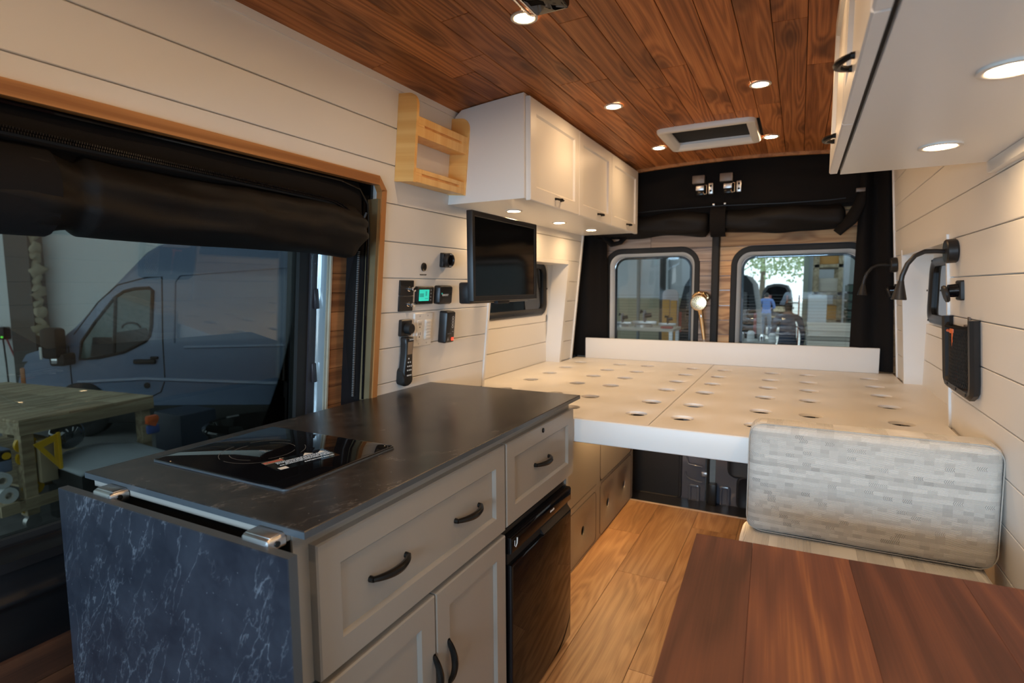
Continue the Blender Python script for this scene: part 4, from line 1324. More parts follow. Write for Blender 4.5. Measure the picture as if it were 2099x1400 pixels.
nb = root('net_pocket', 'black framed net pocket hanging on the right wall', 'pocket', MR(2.245, .948, .0004))
U = [(.016, .228, .012), (.016, .05, .012), (.020, .028, .012), (.036, .016, .012), (.30, .016, .012), (.318, .028, .012), (.322, .05, .012), (.322, .228, .012)]
MB().tube(U, .0165, 8, flat=.85).build('frame', M['black'], nb)
random.seed(2)
def netting():
    mb = MB()
    x0, x1, y0, y1 = .03, .31, .03, .205
    st = .0105
    def zz(x, y): return .012 + .022 * math.sin(PI * (x - x0) / (x1 - x0)) * (1 - .5 * (y - y0) / (y1 - y0))
    nx, ny = int((x1 - x0) / st), int((y1 - y0) / st)
    for i in range(nx + 1):
        for j in range(ny + 1):
            ax, ay = x0 + i * st + (st / 2 if j % 2 else 0), y0 + j * st
            for s in (-1, 1):
                bx, by = ax + s * st / 2, ay + st
                if by > y1 + .003 or bx < x0 - .006 or bx > x1 + .006: continue
                mb.tube([(ax, ay, zz(ax, ay)), (bx, by, zz(bx, by))], .0014, 4, False)
    return mb
netting().build('net', M['mesh'], nb, kind='stuff')
MB().tube([(.03, .205, .014), (.12, .202, .036), (.23, .203, .036), (.31, .207, .014)], .004, 8).build('elastic_edge', M['fabric'], nb)
mb = MB()
for x in (.07, .18, .29): mb.cyl((x, .016, .024), (x, .016, .027), .004, seg=8)
mb.build('screws', M['matte'], nb, kind='stuff')
MB().rings(.03, .215, .03, .20, [(0, .0006), (0, .003)]).build('dark_lining', M['mesh'], nb, label='black cloth lining behind the net')
gl = root('marker_tube', 'thin orange tube standing inside the net pocket', 'tube', MR(2.245, .948, .0004))
MB().tube([(.145, .034, .020), (.145, .182, .022)], .006, 10).build('tube_body', M['orange'], gl)
MB().tube([(.145, .182, .022), (.145, .196, .022)], .010, 12).build('cap', M['orange'], gl)
MB().tube([(.10, .187, .028), (.145, .187, .028)], .0045, 8).build('clip', M['orange'], gl)
hk = root('wall_clip', 'small metal clip on the shiplap above the net pocket', 'clip', MR(2.023, 1.164, .0004))
mb = MB(); mb.box(-.012, -.010, 0, .012, .016, .003, .001); mb.box(-.012, -.012, .003, .012, -.006, .012, .001)
mb.build('clip_plate', M['brass'], hk)

# ---------------------------------------------------------------- dinette
def puff(mb_box, seed, amp=.004):
    return mb_box
def cushion(name, lab, Mx, W_, H_, D_, rad, mat):
    """local x width, y depth, z height; soft edges and a slight crown"""
    r = root(name, lab, 'cushion', Mx)
    mb = MB()
    nx, nz = 26, 16
    bm = mb.bm
    r0 = bmesh.ops.create_cube(bm, size=1.0)
    for v in r0['verts']: v.co = Vector((v.co.x * W_, v.co.y * D_, v.co.z * H_))
    bmesh.ops.bevel(bm, geom=list(bm.edges), offset=rad, segments=5, affect='EDGES', profile=.5)
    bmesh.ops.subdivide_edges(bm, edges=[e for e in bm.edges if e.calc_length() > .06], cuts=5, use_grid_fill=True)
    for v in bm.verts:
        c = v.co
        k = max(0, 1 - (2 * c.x / W_) ** 2) * max(0, 1 - (2 * c.z / H_) ** 2)
        c.y += math.copysign(.008 * k, c.y) if abs(c.y) > .01 else 0
        c += Vector(noise.noise_vector(c * 9)) * .0025
    mb.build('cover', mat, r, smooth=60)
    for s in (-1,):
        P = [(p[0], -D_ / 2 + .012, p[1]) for p in rrect(-W_ / 2 + .001, W_ / 2 - .001, -H_ / 2 + .001, H_ / 2 - .001, rad + .012, 6)]
        MB().tube(P, .0015, 6, closed=True).build('piping', M['seam'], r)
    return r
cushion('back_cushion', 'grey woven back cushion standing against the bed front', Matrix.Translation((.1725, 1.762, .7215)) @ Matrix.Rotation(math.radians(-1.5), 4, 'X'), .575, .316, .128, .030, M['cushion'])
cushion('seat_cushion', 'pale seat cushion mostly hidden under the brown table', Matrix.Translation((.160, 1.56, .512)), .580, .096, .50, .028, M['cushion'])
bn = MB().box(-.118, 1.33, .001, .440, 1.832, .463, .004).build('bench', M['white'])
tag(bn, 'white bench box under the seat cushion', 'bench')

tb = root('table', 'reddish brown walnut dinette table cut by the lower right corner', 'table', Matrix.Translation((-.179, 1.209, .718)) @ Matrix.Rotation(math.radians(2.4), 4, 'Z'))
x = 0
for wd in (.112, .172, .178, .168):
    L = .86
    MB().rings(-wd / 2 + .0002, wd / 2 - .0002, -L / 2, L / 2, [(0, 0), (0, .0217), (.0003, .022)]).build('board', M['table'], tb, Matrix.Translation((x + wd / 2, -L / 2, 0)), smooth=0)
    x += wd
MB().cyl((.31, -.43, -.70), (.31, -.43, 0), .028, seg=20).build('pedestal', M['steel'], tb)
MB().lathe([(.11, -.717), (.11, -.712), (.03, -.690), (.028, -.68)], 24, Matrix.Translation((.31, -.43, 0))).build('foot', M['steel'], tb)
MB().lathe([(.028, -.03), (.09, -.008), (.09, 0)], 24, Matrix.Translation((.31, -.43, 0))).build('socket', M['steel'], tb)
# ---------------------------------------------------------------- sliding door with its window
dr = bpy.data.objects.new('door_3', None); COL.objects.link(dr)
tag(dr, 'sliding side door with a big tinted window, seen behind the counter', None, None, 'structure')
Y0 = -.42
mb = MB(); lbox(mb, Y0, 1.330, .71, 1.70, -.228, -.224); mb.build('pane', M['tint'], dr, smooth=0)
mb = MB()
lbox(mb, 1.329, 1.371, .66, 1.74, -.245, -.208); lbox(mb, Y0, 1.33, .66, .722, -.245, -.208); lbox(mb, Y0, 1.33, 1.68, 1.74, -.245, -.208)
mb.build('gasket', M['matte'], dr, smooth=0)
mb = MB()
lbox(mb, 1.371, 1.404, .66, 1.74, -.245, -.200); lbox(mb, Y0, 1.40, .62, .662, -.245, -.190)
mb.build('window_frame', M['darkframe'], dr, smooth=0)
mb = MB()
for z in (1.24, .98): mb.box(xl(z, -.203), 1.386, z - .035, xl(z, -.192), 1.404, z + .035, .004)
mb.build('frame_clip', M['darkframe'], dr)
def reveal(u, v):
    z = .60 + 1.14 * v
    pts = [(-.215, 1.398), (-.200, 1.402), (-.190, 1.408), (-.175, 1.411), (-.160, 1.413), (-.148, 1.410), (-.140, 1.402), (-.136, 1.392)]
    t = u * (len(pts) - 1); i = min(int(t), len(pts) - 2); f = t - i
    o = pts[i][0] * (1 - f) + pts[i + 1][0] * f; y = pts[i][1] * (1 - f) + pts[i + 1][1] * f
    return (xl(z, o), y - .012 * math.sin(PI * v) * u, z)
MB().grid(reveal, 28, 24).build('window_reveal', M['vanpaint'], dr, smooth=80, recalc=True)
zb = -.06
while zb < 1.70:
    mb = MB(); lbox(mb, 1.400, 1.515, zb + .0008, zb + .0652, -.150, -.133 - random.uniform(0, .0015))
    mb.build('board', M['cedar'], dr, smooth=0)
    zb += .066
mb = MB(); lbox(mb, 1.393, 1.400, .62, 1.70, -.150, -.131); mb.build('sawn_edge', M['lightwood'], dr, smooth=0, label='pale sawn edge of the wood cladding')
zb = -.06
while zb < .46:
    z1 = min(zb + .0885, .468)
    mb = MB(); lbox(mb, Y0, 1.399, zb + .0008, z1 - .0008, -.150, -.134 - random.uniform(0, .002)); mb.build('board', M['cedarshade'], dr, smooth=0)
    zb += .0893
def vinyl(u, v):
    z = .465 + .245 * v
    o = -.150 + .020 * math.sin(PI * v) + (.018 if .86 < v < .96 else 0) + .014 * math.exp(-((v - .58) / .05) ** 2)
    return (xl(z, o - (.05 if v > .97 else 0)), Y0 + (1.405 - Y0) * u, z)
MB().grid(vinyl, 6, 60).build('vinyl_band', M['vinyl'], dr, smooth=60)
mb = MB(); lbox(mb, Y0, 1.52, -.3, 1.74, -.262, -.246)
# outer steel around the glass only
mb = MB()
lbox(mb, 1.345, 1.60, -.30, 1.76, -.285, -.248); lbox(mb, Y0, 1.345, -.30, .69, -.285, -.248); lbox(mb, Y0, 1.345, 1.70, 2.0, -.285, -.248)
mb.build('door_skin', M['darkdoor'], dr, smooth=0)

# opening trim in stained wood
tr = bpy.data.objects.new('trim_3', None); COL.objects.link(tr)
tag(tr, 'stained wood trim framing the sliding door opening', None, None, 'structure')
mb = MB(); lbox(mb, Y0, 1.452, 1.613, 1.642, -.010, .013); mb.build('top_board', M['trimwood'], tr, smooth=0)
mb = MB(); lbox(mb, 1.466, 1.490, .886, 1.600, -.010, .013); mb.build('side_board', plain('trim_side', (.42, .185, .058), .4, var=.12), tr, smooth=0)
mb = MB()
Pn = [(1.452, 1.613), (1.452, 1.642), (1.490, 1.600), (1.466, 1.593)]
hexs = [[(xl(z, o), y, z) for y, z in Pn] for o in (-.010, .013)]
mb.loops(hexs).build('corner_board', plain('trim_corner', (.42, .185, .058), .4, var=.12), tr, smooth=0)
mb = MB(); lbox(mb, 1.4535, 1.4655, .886, 1.57, -.035, .008); mb.build('batten', M['sage'], tr, smooth=0, label='unstained greenish batten lining the opening')
mb = MB(); lbox(mb, Y0, 1.455, 1.6155, 1.628, -.25, -.011); lbox(mb, 1.4665, 1.4775, .60, 1.625, -.25, -.036)
mb.build('opening_lining', M['vinyl'], tr, smooth=0)

# rolled insect screen and blackout cloth at the door
rsn = root('rolled_screen', 'black cloth screen rolled up across the top of the side door', 'screen', ID)
def header(u, v):
    y = Y0 + (1.405 - Y0) * u
    zz = 1.455 + (1.616 - 1.455) * v
    o = -.030 + .018 * math.sin(PI * v) + .010 * noise.noise(Vector((y * 4, v * 3, 0)))
    return (xl(zz, o), y, zz)
MB().grid(header, 60, 10).build('header_cloth', M['fabric'], rsn, smooth=80)
P = []; R = []
n = 150
for i in range(n + 1):
    t = i / n
    y = Y0 + (1.385 - Y0) * t
    zc = 1.462 - .004 * t + .004 * math.sin(y * 7)
    r = .082
    if y < .60: r = .080 - .012 * math.exp(-((y - .585) / .030) ** 2)
    if y > 1.0: r = .082 + .006 * (y - 1.0)
    e = (1.385 - y) / .055
    if e < 1: r *= .55 + .45 * math.sqrt(max(0, 1 - (1 - e) ** 2)); zc -= .008 * (1 - e)
    P.append((xl(zc, -.030), y, zc)); R.append(r)
mb = MB(); mb.tube(P, R, 40)
for v in mb.bm.verts:
    c = v.co
    c.x += .016 * noise.noise(Vector((c.y * 4.2, c.z * 24, 1))) + .005 * math.sin(c.z * 120 + c.y * 9) + .006 * noise.noise(Vector((c.y * 14, c.z * 40, 3)))
    c.z += .010 * noise.noise(Vector((c.y * 4.5, c.z * 15, 5)))
mb.build('roll', M['satincloth'], rsn, smooth=80)
mb = MB()
L = []
for i in range(21):
    a = 2 * PI * i / 20
    L.append([(xl(1.46, -.028) + (.082 + o) * math.cos(a), y, 1.462 + (.082 + o) * math.sin(a)) for y, o in ((.30, 0), (.545, 0), (.545, .003), (.30, .003))])
mb.loops(L, False, False).build('strap', M['fabric'], rsn, smooth=60)
mb = MB()
def zipz(y): return 1.556 - .026 * max(0, (y - .45)) + (-.10 * ((y - 1.22) / .16) ** 2 if y > 1.22 else 0)
y = -.30
while y < 1.36:
    z = zipz(y); x = xl(z, .022 if y < 1.25 else .022 + .012 * (y - 1.25) / .1)
    mb.box(x - .003, y, z - .0052, x + .004, y + .0024, z - .0008); mb.box(x - .003, y + .002, z + .0008, x + .004, y + .0044, z + .0052)
    y += .0044
mb.build('zip_teeth', M['gloss'], rsn, smooth=0, kind='stuff')
mb = MB()
yy = [-.35 + .05 * i for i in range(35)]
mb.tube([(xl(zipz(y), .012), y, zipz(y)) for y in yy if y < 1.36], .013, 6, flat=.4)
mb.build('zip_tape', M['matte'], rsn)
mb = MB(); mb.box(xl(1.47, .03), 1.352, 1.455, xl(1.47, .042), 1.362, 1.49, .002); mb.tube([(xl(1.49, .036), 1.357, 1.49), (xl(1.50, .045), 1.362, 1.512)], .004, 6)
mb.build('zip_pull', M['black'], rsn)
def sideflap(u, v):
    z = .885 + .70 * v
    pts = [(-.112, 1.478), (-.105, 1.452), (-.080, 1.440), (-.062, 1.436), (-.048, 1.446), (-.040, 1.462)]
    t = u * (len(pts) - 1); i = min(int(t), len(pts) - 2); f = t - i
    o = pts[i][0] * (1 - f) + pts[i + 1][0] * f; y = pts[i][1] * (1 - f) + pts[i + 1][1] * f
    s = .6 + .55 * math.sin(PI * min(1, v * 1.25)) - .05 * math.sin(9 * v)
    return (xl(z, -.040 + (o + .040) * s), 1.468 + (y - 1.468) * s, z)
MB().grid(sideflap, 18, 40).build('side_cloth', M['fabric'], rsn, smooth=80)
mb = MB()
z = .90
while z < 1.40:
    mb.box(xl(z, -.054), 1.4325 + .008 * abs(z - 1.1), z, xl(z, -.048), 1.4375 + .008 * abs(z - 1.1), z + .0028)
    z += .0062
mb.build('side_zip_teeth', M['greyink'], rsn, smooth=0, kind='stuff')
MB().tube([(xl(1.608, -.012), Y0, 1.610), (xl(1.608, -.012), 1.30, 1.606), (xl(1.60, -.012), 1.385, 1.592), (xl(1.57, -.014), 1.425, 1.55), (xl(1.5, -.018), 1.440, 1.47), (xl(1.2, -.020), 1.448, 1.20), (xl(.9, -.020), 1.452, .89)], .0045, 8).build('edge_piping', M['gloss'], rsn)

# ---------------------------------------------------------------- the workshop outside
conc = plain('concrete', (.20, .20, .20), .6, bump=.1, bscale=12, var=.2)
shopw = plain('shop_wall', (.70, .72, .72), .6, var=.05)
bluew = plain('shop_wall_blue', (.74, .77, .78), .6, var=.05)
beige = plain('beige_wall', (.46, .42, .28), .6, var=.08)
darkcol = plain('dark_column', (.065, .062, .056), .7, var=.15)
gr = MB().box(-16, -9, GROUND - .05, 12, 15, GROUND).build('ground', conc, smooth=0)
tag(gr, 'grey concrete workshop floor outside the van', None, None, 'structure')
MV = basis((-.4605 * 10.6, .8877 * 10.6, 0), (.8877, .4605, 0), (0, 0, 1))
wf = MB().box(-16, GROUND, -.2, .4, 2.55, 0).build('wall_far', shopw, None, MV, smooth=0)
MB().box(-16, 2.55, -.2, .4, 4.6, 0).build('upper_band', plain('bare_steel_band', (.10, .105, .11), .7), wf, smooth=0)
tag(wf, 'white workshop wall behind the parked van', None, None, 'structure')
# back wall with the garage opening
wb = bpy.data.objects.new('wall_back', None); COL.objects.link(wb)
tag(wb, 'workshop end wall around the open garage door', None, None, 'structure')
mb = MB(); mb.box(-9, 14.5, .98, -2.42, 14.7, 4.6); mb.box(-2.42, 14.5, 2.02, .09, 14.7, 4.6); mb.box(.09, 14.5, GROUND, 9, 14.7, 4.6)
mb.build('upper_wall', bluew, wb, smooth=0)
MB().box(-9, 14.45, GROUND, -2.42, 14.7, .98).build('lower_wall', beige, wb, smooth=0)
mb = MB()
for i in range(8): mb.box(-8.6 + i * .8, 14.44, .98, -8.56 + i * .8, 14.5, 4.6)
mb.build('wall_rib', plain('rib', (.35, .38, .38), .5), wb, smooth=0)
MB().box(-2.50, 14.36, 1.98, .18, 14.5, 2.16).build('lintel', plain('lintel', (.35, .40, .40), .5), wb, smooth=0)
MB().box(.06, 14.3, GROUND, .16, 14.5, 2.0).build('door_post', plain('door_post', (.45, .50, .40), .5), wb, smooth=0)
ws = MB().box(4.6, -3, GROUND, 4.8, 14.5, 4.6).build('wall_side', shopw, smooth=0)
tag(ws, 'workshop side wall on the right beyond the van', None, None, 'structure')
roofm = plain('roof_steel', (.16, .165, .17), .7)
sr = bpy.data.objects.new('ceiling_workshop', None); COL.objects.link(sr)
tag(sr, 'workshop roof with strips of skylight', None, None, 'structure')
for i, (a, b) in enumerate(((-3, .2), (1.4, 4.6), (5.8, 9.0), (10.2, 14.6))):
    MB().box(-16, a, 4.6, 9, b, 4.7).build('roof_panel', roofm, sr, smooth=0)

# dark column with sprayed foam, charger and cords on the far wall
col = root('column', 'dark steel column with crusty foam along one edge outside the window', 'column', MV)
MB().box(-9.30, GROUND, .02, -8.86, 4.55, .35).build('column_post', darkcol, col, smooth=0)
mb = MB()
random.seed(9)
P = [(-8.83 + .04 * math.sin(i * 1.7), .42 + i * .055, .25 + .03 * math.cos(i * 2.3)) for i in range(48)]
mb.tube(P, [.085 + .03 * math.sin(i * .9) + random.uniform(-.025, .025) for i in range(48)], 10)
for v in mb.bm.verts: v.co += Vector(noise.noise_vector(v.co * 9)) * .06
mb.build('foam', plain('spray_foam', (.36, .32, .22), .9, var=.3), col, smooth=80)
chg = root('charger', 'small black charger with a green light on the white workshop wall', 'charger', MV)
MB().box(-9.82, .36, .002, -9.62, .60, .16, .03).build('housing', M['black'], chg)
MB().sphere((-9.66, .41, .165), .02, 8).build('green_light', plain('green_led', (.1, .8, .1), .4, emit=(.2, 1, .1), estr=2), chg)
mb = MB().tube([(-9.64, .40, .10), (-9.5, .05, .12), (-9.30, -.40, .14), (-9.25, GROUND + .05, .2)], .016, 6)
mb.build('red_cord', plain('red_cord', (.35, .05, .05), .5), chg)
MB().tube([(-9.70, .38, .10), (-9.68, -.1, .10), (-9.58, GROUND + .03, .2)], .016, 6).build('grey_cord', M['black'], chg)

# parked van across the workshop
MP = basis((-.4605 * 7.3, .8877 * 7.3, 0), (.8877, .4605, 0), (0, 0, 1))
vp_ = plain('grey_van_paint', (.16, .215, .33), .28, coat=.5)
pv = root('parked_van', 'grey blue high roof van parked across the workshop', 'van', MP)
body = [(-6.62, -.42), (-6.66, -.10), (-6.62, .10), (-6.53, .28), (-6.40, .42), (-6.22, .50), (-6.02, .585), (-5.93, .70), (-5.80, .80), (-5.25, 1.335), (-4.78, 1.785), (-4.62, 1.875), (-4.35, 1.96), (-3.9, 2.02), (-3.0, 2.06), (-1.0, 2.06), (-.82, 1.98), (-.74, 1.6), (-.70, .2), (-.70, -.42)]
def vanloop(d, sx, sz):
    return [(-3.7 + (p[0] + 3.7) * sx, .6 + (p[1] - .6) * sz, d) for p in body]
MB().loops([vanloop(-1.95, .97, .93), vanloop(-1.85, 1, 1), vanloop(-.12, 1, 1), vanloop(-.03, .995, .985), vanloop(0, .985, .95)]).build('body', vp_, pv, smooth=50)
wpts = [(-5.745, .365), (-5.70, .60), (-5.50, .86), (-5.22, 1.18), (-5.09, 1.262), (-4.95, 1.295), (-4.76, 1.305), (-4.715, 1.27), (-4.765, .80), (-4.80, .67), (-4.86, .60), (-5.15, .46), (-5.5, .385)]
MB().prism(wpts, 'z', -.02, .006).build('side_window', plain('van_glass', (.055, .105, .10), .08, spec=.7), pv)
mb = MB().tube([(p[0], p[1], .004) for p in wpts], .022, 6, closed=True); mb.build('window_seal', M['matte'], pv)
MB().tube([(-5.205, 1.185, .008), (-5.28, .44, .008)], .022, 6).build('window_bar', M['matte'], pv)
MB().prism([(-5.60, .40), (-5.55, .66), (-5.30, .66), (-5.28, .43)], 'z', .004, .009).build('seat_silhouette', plain('seat_dark', (.02, .022, .025), .6), pv)
MB().prism([(-5.26, .44), (-5.26, .72), (-4.83, .78), (-4.80, .67), (-4.86, .60)], 'z', .004, .009).build('dash_silhouette', plain('seat_dark2', (.025, .032, .034), .6), pv)
MB().tube([(-5.03 + .12 * math.cos(a), .78 + .07 * math.sin(a), .010) for a in [PI * i / 10 for i in range(11)]], .012, 6).build('steering_wheel', M['matte'], pv)
def seamline(P, r=.008, nm='seam'):
    return MB().tube([(a, b, .000) for a, b in P], r, 6).build(nm, M['matte'], pv)
seamline([(-4.635, .08), (-4.63, .60), (-4.585, 1.45), (-4.80, 1.44), (-5.18, 1.345), (-5.45, 1.12), (-5.80, .70)])
seamline([(-4.635, .08), (-4.70, -.08), (-4.82, -.14), (-4.85, -.30)])
seamline([(-5.885, .55), (-5.88, .05), (-5.80, -.2)])
MB().tube([(-4.48, .58, .0), (-4.42, 1.38, .0), (-4.34, 1.47, .0), (-3.0, 1.56, .0), (-1.2, 1.58, .0)], .016, 6).build('panel_crease', vp_, pv)
MB().tube([(-4.35, .52, -.002), (-3.6, .53, -.002), (-.8, .56, -.002)], .022, 6).build('belt_crease', vp_, pv)
MB().tube([(-5.8, .06, -.008), (-4.9, .10, -.004), (-3.0, .02, -.004), (-.8, .02, -.004)], .03, 6).build('body_crease', vp_, pv)
MB().box(-5.02, .30, -.005, -4.73, .365, .05, .02).build('door_handle', M['matte'], pv)
MB().box(-4.80, .365, -.005, -4.70, .40, .03, .01).build('lock_cover', M['matte'], pv)
MB().lathe([(.001, .006), (.04, .006), (.04, .014), (.001, .016)], 14, Matrix.Translation((-4.875, .01, 0))).build('fuel_lock', M['matte'], pv)
mb = MB(); mb.box(-6.06, .40, .06, -5.84, .80, .26, .05); mb.box(-6.0, .30, -.02, -5.80, .46, .20, .03)
mirror = mb.build('wing_mirror', M['matte'], pv)
MB().box(-5.96, .335, .20, -5.885, .42, .206, .002).build('mirror_glass', M['chrome'], mirror)
MB().box(-6.055, .40, .255, -6.02, .56, .268, .008).build('indicator', M['ink'], mirror)
MB().box(-6.56, .02, -.06, -6.49, .26, .012, .02).build('indicator_lamp', plain('amber', (.45, .16, .05), .3), pv)
MB().box(-6.66, -.50, -.15, -.72, -.26, .02, .02).build('sill_panel', M['matte'], pv)
for s in (-5.75, -1.75):
    MB().lathe([(.001, -.16), (.35, -.16), (.37, -.12), (.37, 0), (.34, .02), (.24, .02), (.22, -.02), (.001, -.02)], 30, Matrix.Translation((s, GROUND + .37, .02))).build('wheel', M['matte'], pv)
MB().prism([(-6.05, .56), (-6.45, .44), (-6.52, .34), (-6.3, .36), (-6.05, .50)], 'z', -.4, .003).build('bonnet_edge', vp_, pv)

# workbench with its clutter
wk = root('workbench', 'rough plywood topped workbench on casters seen through the tinted window', 'workbench', basis((-5.47, 2.02, .25), (-.996, -.09, 0), (.09, -.996, 0)))
wk.matrix_world = Matrix.Translation((-5.47, 2.02, .25)) @ Matrix.Rotation(math.radians(6), 4, 'Z')
# local: x to -x world side is away from the van, y along the bench
for y0, y1 in ((0, .37), (.373, .74), (.743, 1.11)):
    MB().box(-2.4, y0, -.02, 0, y1, 0, .003, 1).build('top_board', M['shopwood'], wk, smooth=0)
mb = MB(); mb.box(-.04, 0, -.125, 0, 1.11, -.021); mb.build('apron', M['shopwood'], wk, smooth=0)
mb = MB(); mb.box(-2.4, 0, -.125, -.041, .04, -.021); mb.build('apron', M['shopwood'], wk, smooth=0)
mb = MB(); mb.box(-2.4, 1.07, -.125, -.041, 1.11, -.021); mb.build('apron', M['shopwood'], wk, smooth=0)
for x, y in ((-.12, .02), (-.12, 1.0), (-2.35, .02), (-2.35, 1.0)):
    MB().box(x, y, -.80, x + .09, y + .09, -.126, .003, 1).build('leg', M['shopwood'], wk, smooth=0)
    c = MB(); c.lathe([(.001, -.025), (.058, -.025), (.06, 0), (.058, .025), (.001, .025)], 16, Matrix.Translation((x + .045, y + .05, GROUND - .25 + .062)) @ Matrix.Rotation(PI / 2, 4, 'Y'))
    c.box(x + .01, y + .01, -.815, x + .08, y + .08, -.80)
    c.build('caster', M['steel'], wk)
mb = MB(); mb.box(-.035, -.16, -.74, -.002, 1.1, -.65); mb.build('lower_rail', M['shopwood'], wk, smooth=0)
mb = MB(); mb.box(-2.4, -.04, -.74, 0, -.002, -.65); mb.build('lower_rail', M['shopwood'], wk, smooth=0)
MB().box(-2.35, .11, -.62, -.13, 1.0, -.60).build('lower_shelf', M['shopwood'], wk, smooth=0)

yel = plain('yellow_plastic', (.72, .42, .01), .4)
WX = -5.42
sq = root('speed_square', 'yellow triangular square hanging on the workbench', 'square', FX(WX, 0, 0))
mb = MB()
tri = [(2.08, .045), (2.255, .105), (2.245, -.20)]
def tri_in(k):
    cx = sum(p[0] for p in tri) / 3; cy = sum(p[1] for p in tri) / 3
    return [(cx + (p[0] - cx) * k, cy + (p[1] - cy) * k) for p in tri]
mb.loops([[(p[0], p[1], 0) for p in tri], [(p[0], p[1], .012) for p in tri], [(p[0], p[1], .012) for p in tri_in(.45)], [(p[0], p[1], 0) for p in tri_in(.45)]], False, False)
mb.build('triangle_plate', yel, sq, smooth=0)
MB().box(2.243, -.20, -.006, 2.262, .108, .022).build('fence_edge', yel, sq, smooth=0)
random.seed(4)
for i, (y, z, lab) in enumerate(((2.085, .03, 'topmost yellow tape roll beside the bench leg'), (2.09, -.08, 'second yellow tape roll down beside the bench leg'), (2.105, -.33, 'yellow tape roll low beside the bench leg'), (2.075, -.47, 'lowest yellow tape roll beside the bench leg'))):
    t = root('tape_roll', lab, 'tape', FX(WX - .14, y, z))
    MB().lathe([(.035, -.02), (.075, -.02), (.075, .02), (.035, .02), (.035, -.02)], 22, None, False, False).build('tape', yel, t)
    MB().lathe([(.028, -.021), (.035, -.021), (.035, .021), (.028, .021), (.028, -.021)], 18, None, False, False).build('core', M['ply'], t)
for y, z, lab in ((1.90, -.21, 'white paper roll on the bench shelf, upper of two'), (1.93, -.34, 'pale paper roll on the bench shelf, lower of two')):
    t = root('paper_roll', lab, 'roll', FX(WX - .10, y, z))
    MB().lathe([(.03, -.12), (.063, -.12), (.063, .02), (.03, .02), (.03, -.12)], 22, None, False, False).build('paper', shopw, t)
    MB().lathe([(.026, -.12), (.03, -.12), (.03, .021), (.026, .021), (.026, -.12)], 16, None, False, False).build('core', M['ply'], t)
tp = root('tape_measure', 'small black and yellow tape measure on the workbench leg', 'tape measure', FX(WX - .05, 1.905, .00))
MB().box(-.05, -.04, 0, .04, .04, .045, .012).build('case', M['black'], tp)
MB().lathe([(.001, .046), (.028, .046), (.028, .050), (.001, .050)], 16, Matrix.Translation((.005, 0, 0))).build('badge', yel, tp)
bx = MB().box(WX - .40, 2.14, -.30, WX - .05, 2.255, .05, .006).build('cardboard_box', plain('tan_card', (.40, .32, .20), .7, var=.1))
tag(bx, 'tan cardboard box behind the yellow square under the bench', 'box')
bl = MB().box(WX - .5, 1.80, -.17, WX - .15, 2.00, .02, .02).build('storage_bin', plain('blue_bin', (.22, .28, .42), .5))
tag(bl, 'pale blue plastic bin on the bench shelf at the frame edge', 'bin')
go = root('glass_globe', 'clear glass globe in the shade under the bench', 'globe', Matrix.Translation((WX - .20, 2.400, .030)))
MB().sphere((0, 0, 0), .128, 24).build('globe', plain('globe_glass', (.03, .035, .04), .02, spec=1.0, coat=1.0), go)
MB().cyl((0, 0, .13), (0, 0, .17), .05, seg=16).build('neck', M['chrome'], go)
fo = MB()
fo.grid(lambda u, v: (WX + .30 - .62 * v + .06 * u, 2.26 + .70 * u, -.200 + .050 * math.sin(PI * min(1, u * 1.1)) * (.4 + .6 * v) - .03 * (1 - v)), 16, 8)
fo = fo.build('foam_sheet', plain('pale_foam', (.42, .46, .50), .7), smooth=80)
sm = fo.modifiers.new('thick', 'SOLIDIFY'); sm.thickness = .02
tag(fo, 'pale grey foam sheet lying on a low black case', 'foam sheet')
cs = MB().box(WX - .30, 2.27, GROUND, WX + .28, 2.92, -.225, .02).build('black_case', M['matte'])
tag(cs, 'low black case under the foam sheet', 'case')
og = root('staple_gun', 'orange and blue hand tool clipped to the far bench leg', 'tool', FX(WX + .02, 2.975, .015))
mb = MB(); mb.box(-.055, .02, 0, .055, .09, .06, .02); mb.prism([(-.06, .02), (.06, .06), (.02, -.02)], 'z', .01, .05)
mb.build('orange_body', M['orange'], og)
MB().box(-.05, -.085, .005, .06, .0, .05, .015).build('blue_grip', plain('blue_grip', (.06, .10, .32), .5), og)
bk = root('bucket', 'large black tub on the ground between the two vans', 'tub', Matrix.Translation((-3.55, 2.72, GROUND)))
MB().lathe([(.26, 0), (.34, .92), (.365, .95), (.37, .965), (.36, .975), (.345, .965), (.325, .90), (.25, .03), (.001, .03)], 36, None, True, True).build('tub', M['gloss'], bk)
mb = MB(); mb.box(-.06, .10, .80, .02, .22, .93, .03); mb.sphere((.05, .20, .84), .07, 10)
mb.build('wrapped_bundle', shopw, bk, label='crumpled clear wrapping inside the tub')
bn2 = MB().box(-6.5, 3.62, GROUND, -6.0, 4.05, -.10, .02).build('low_cabinet', plain('navy_panel', (.018, .028, .055), .5))
tag(bn2, 'low dark blue chest standing before the parked van', 'chest')
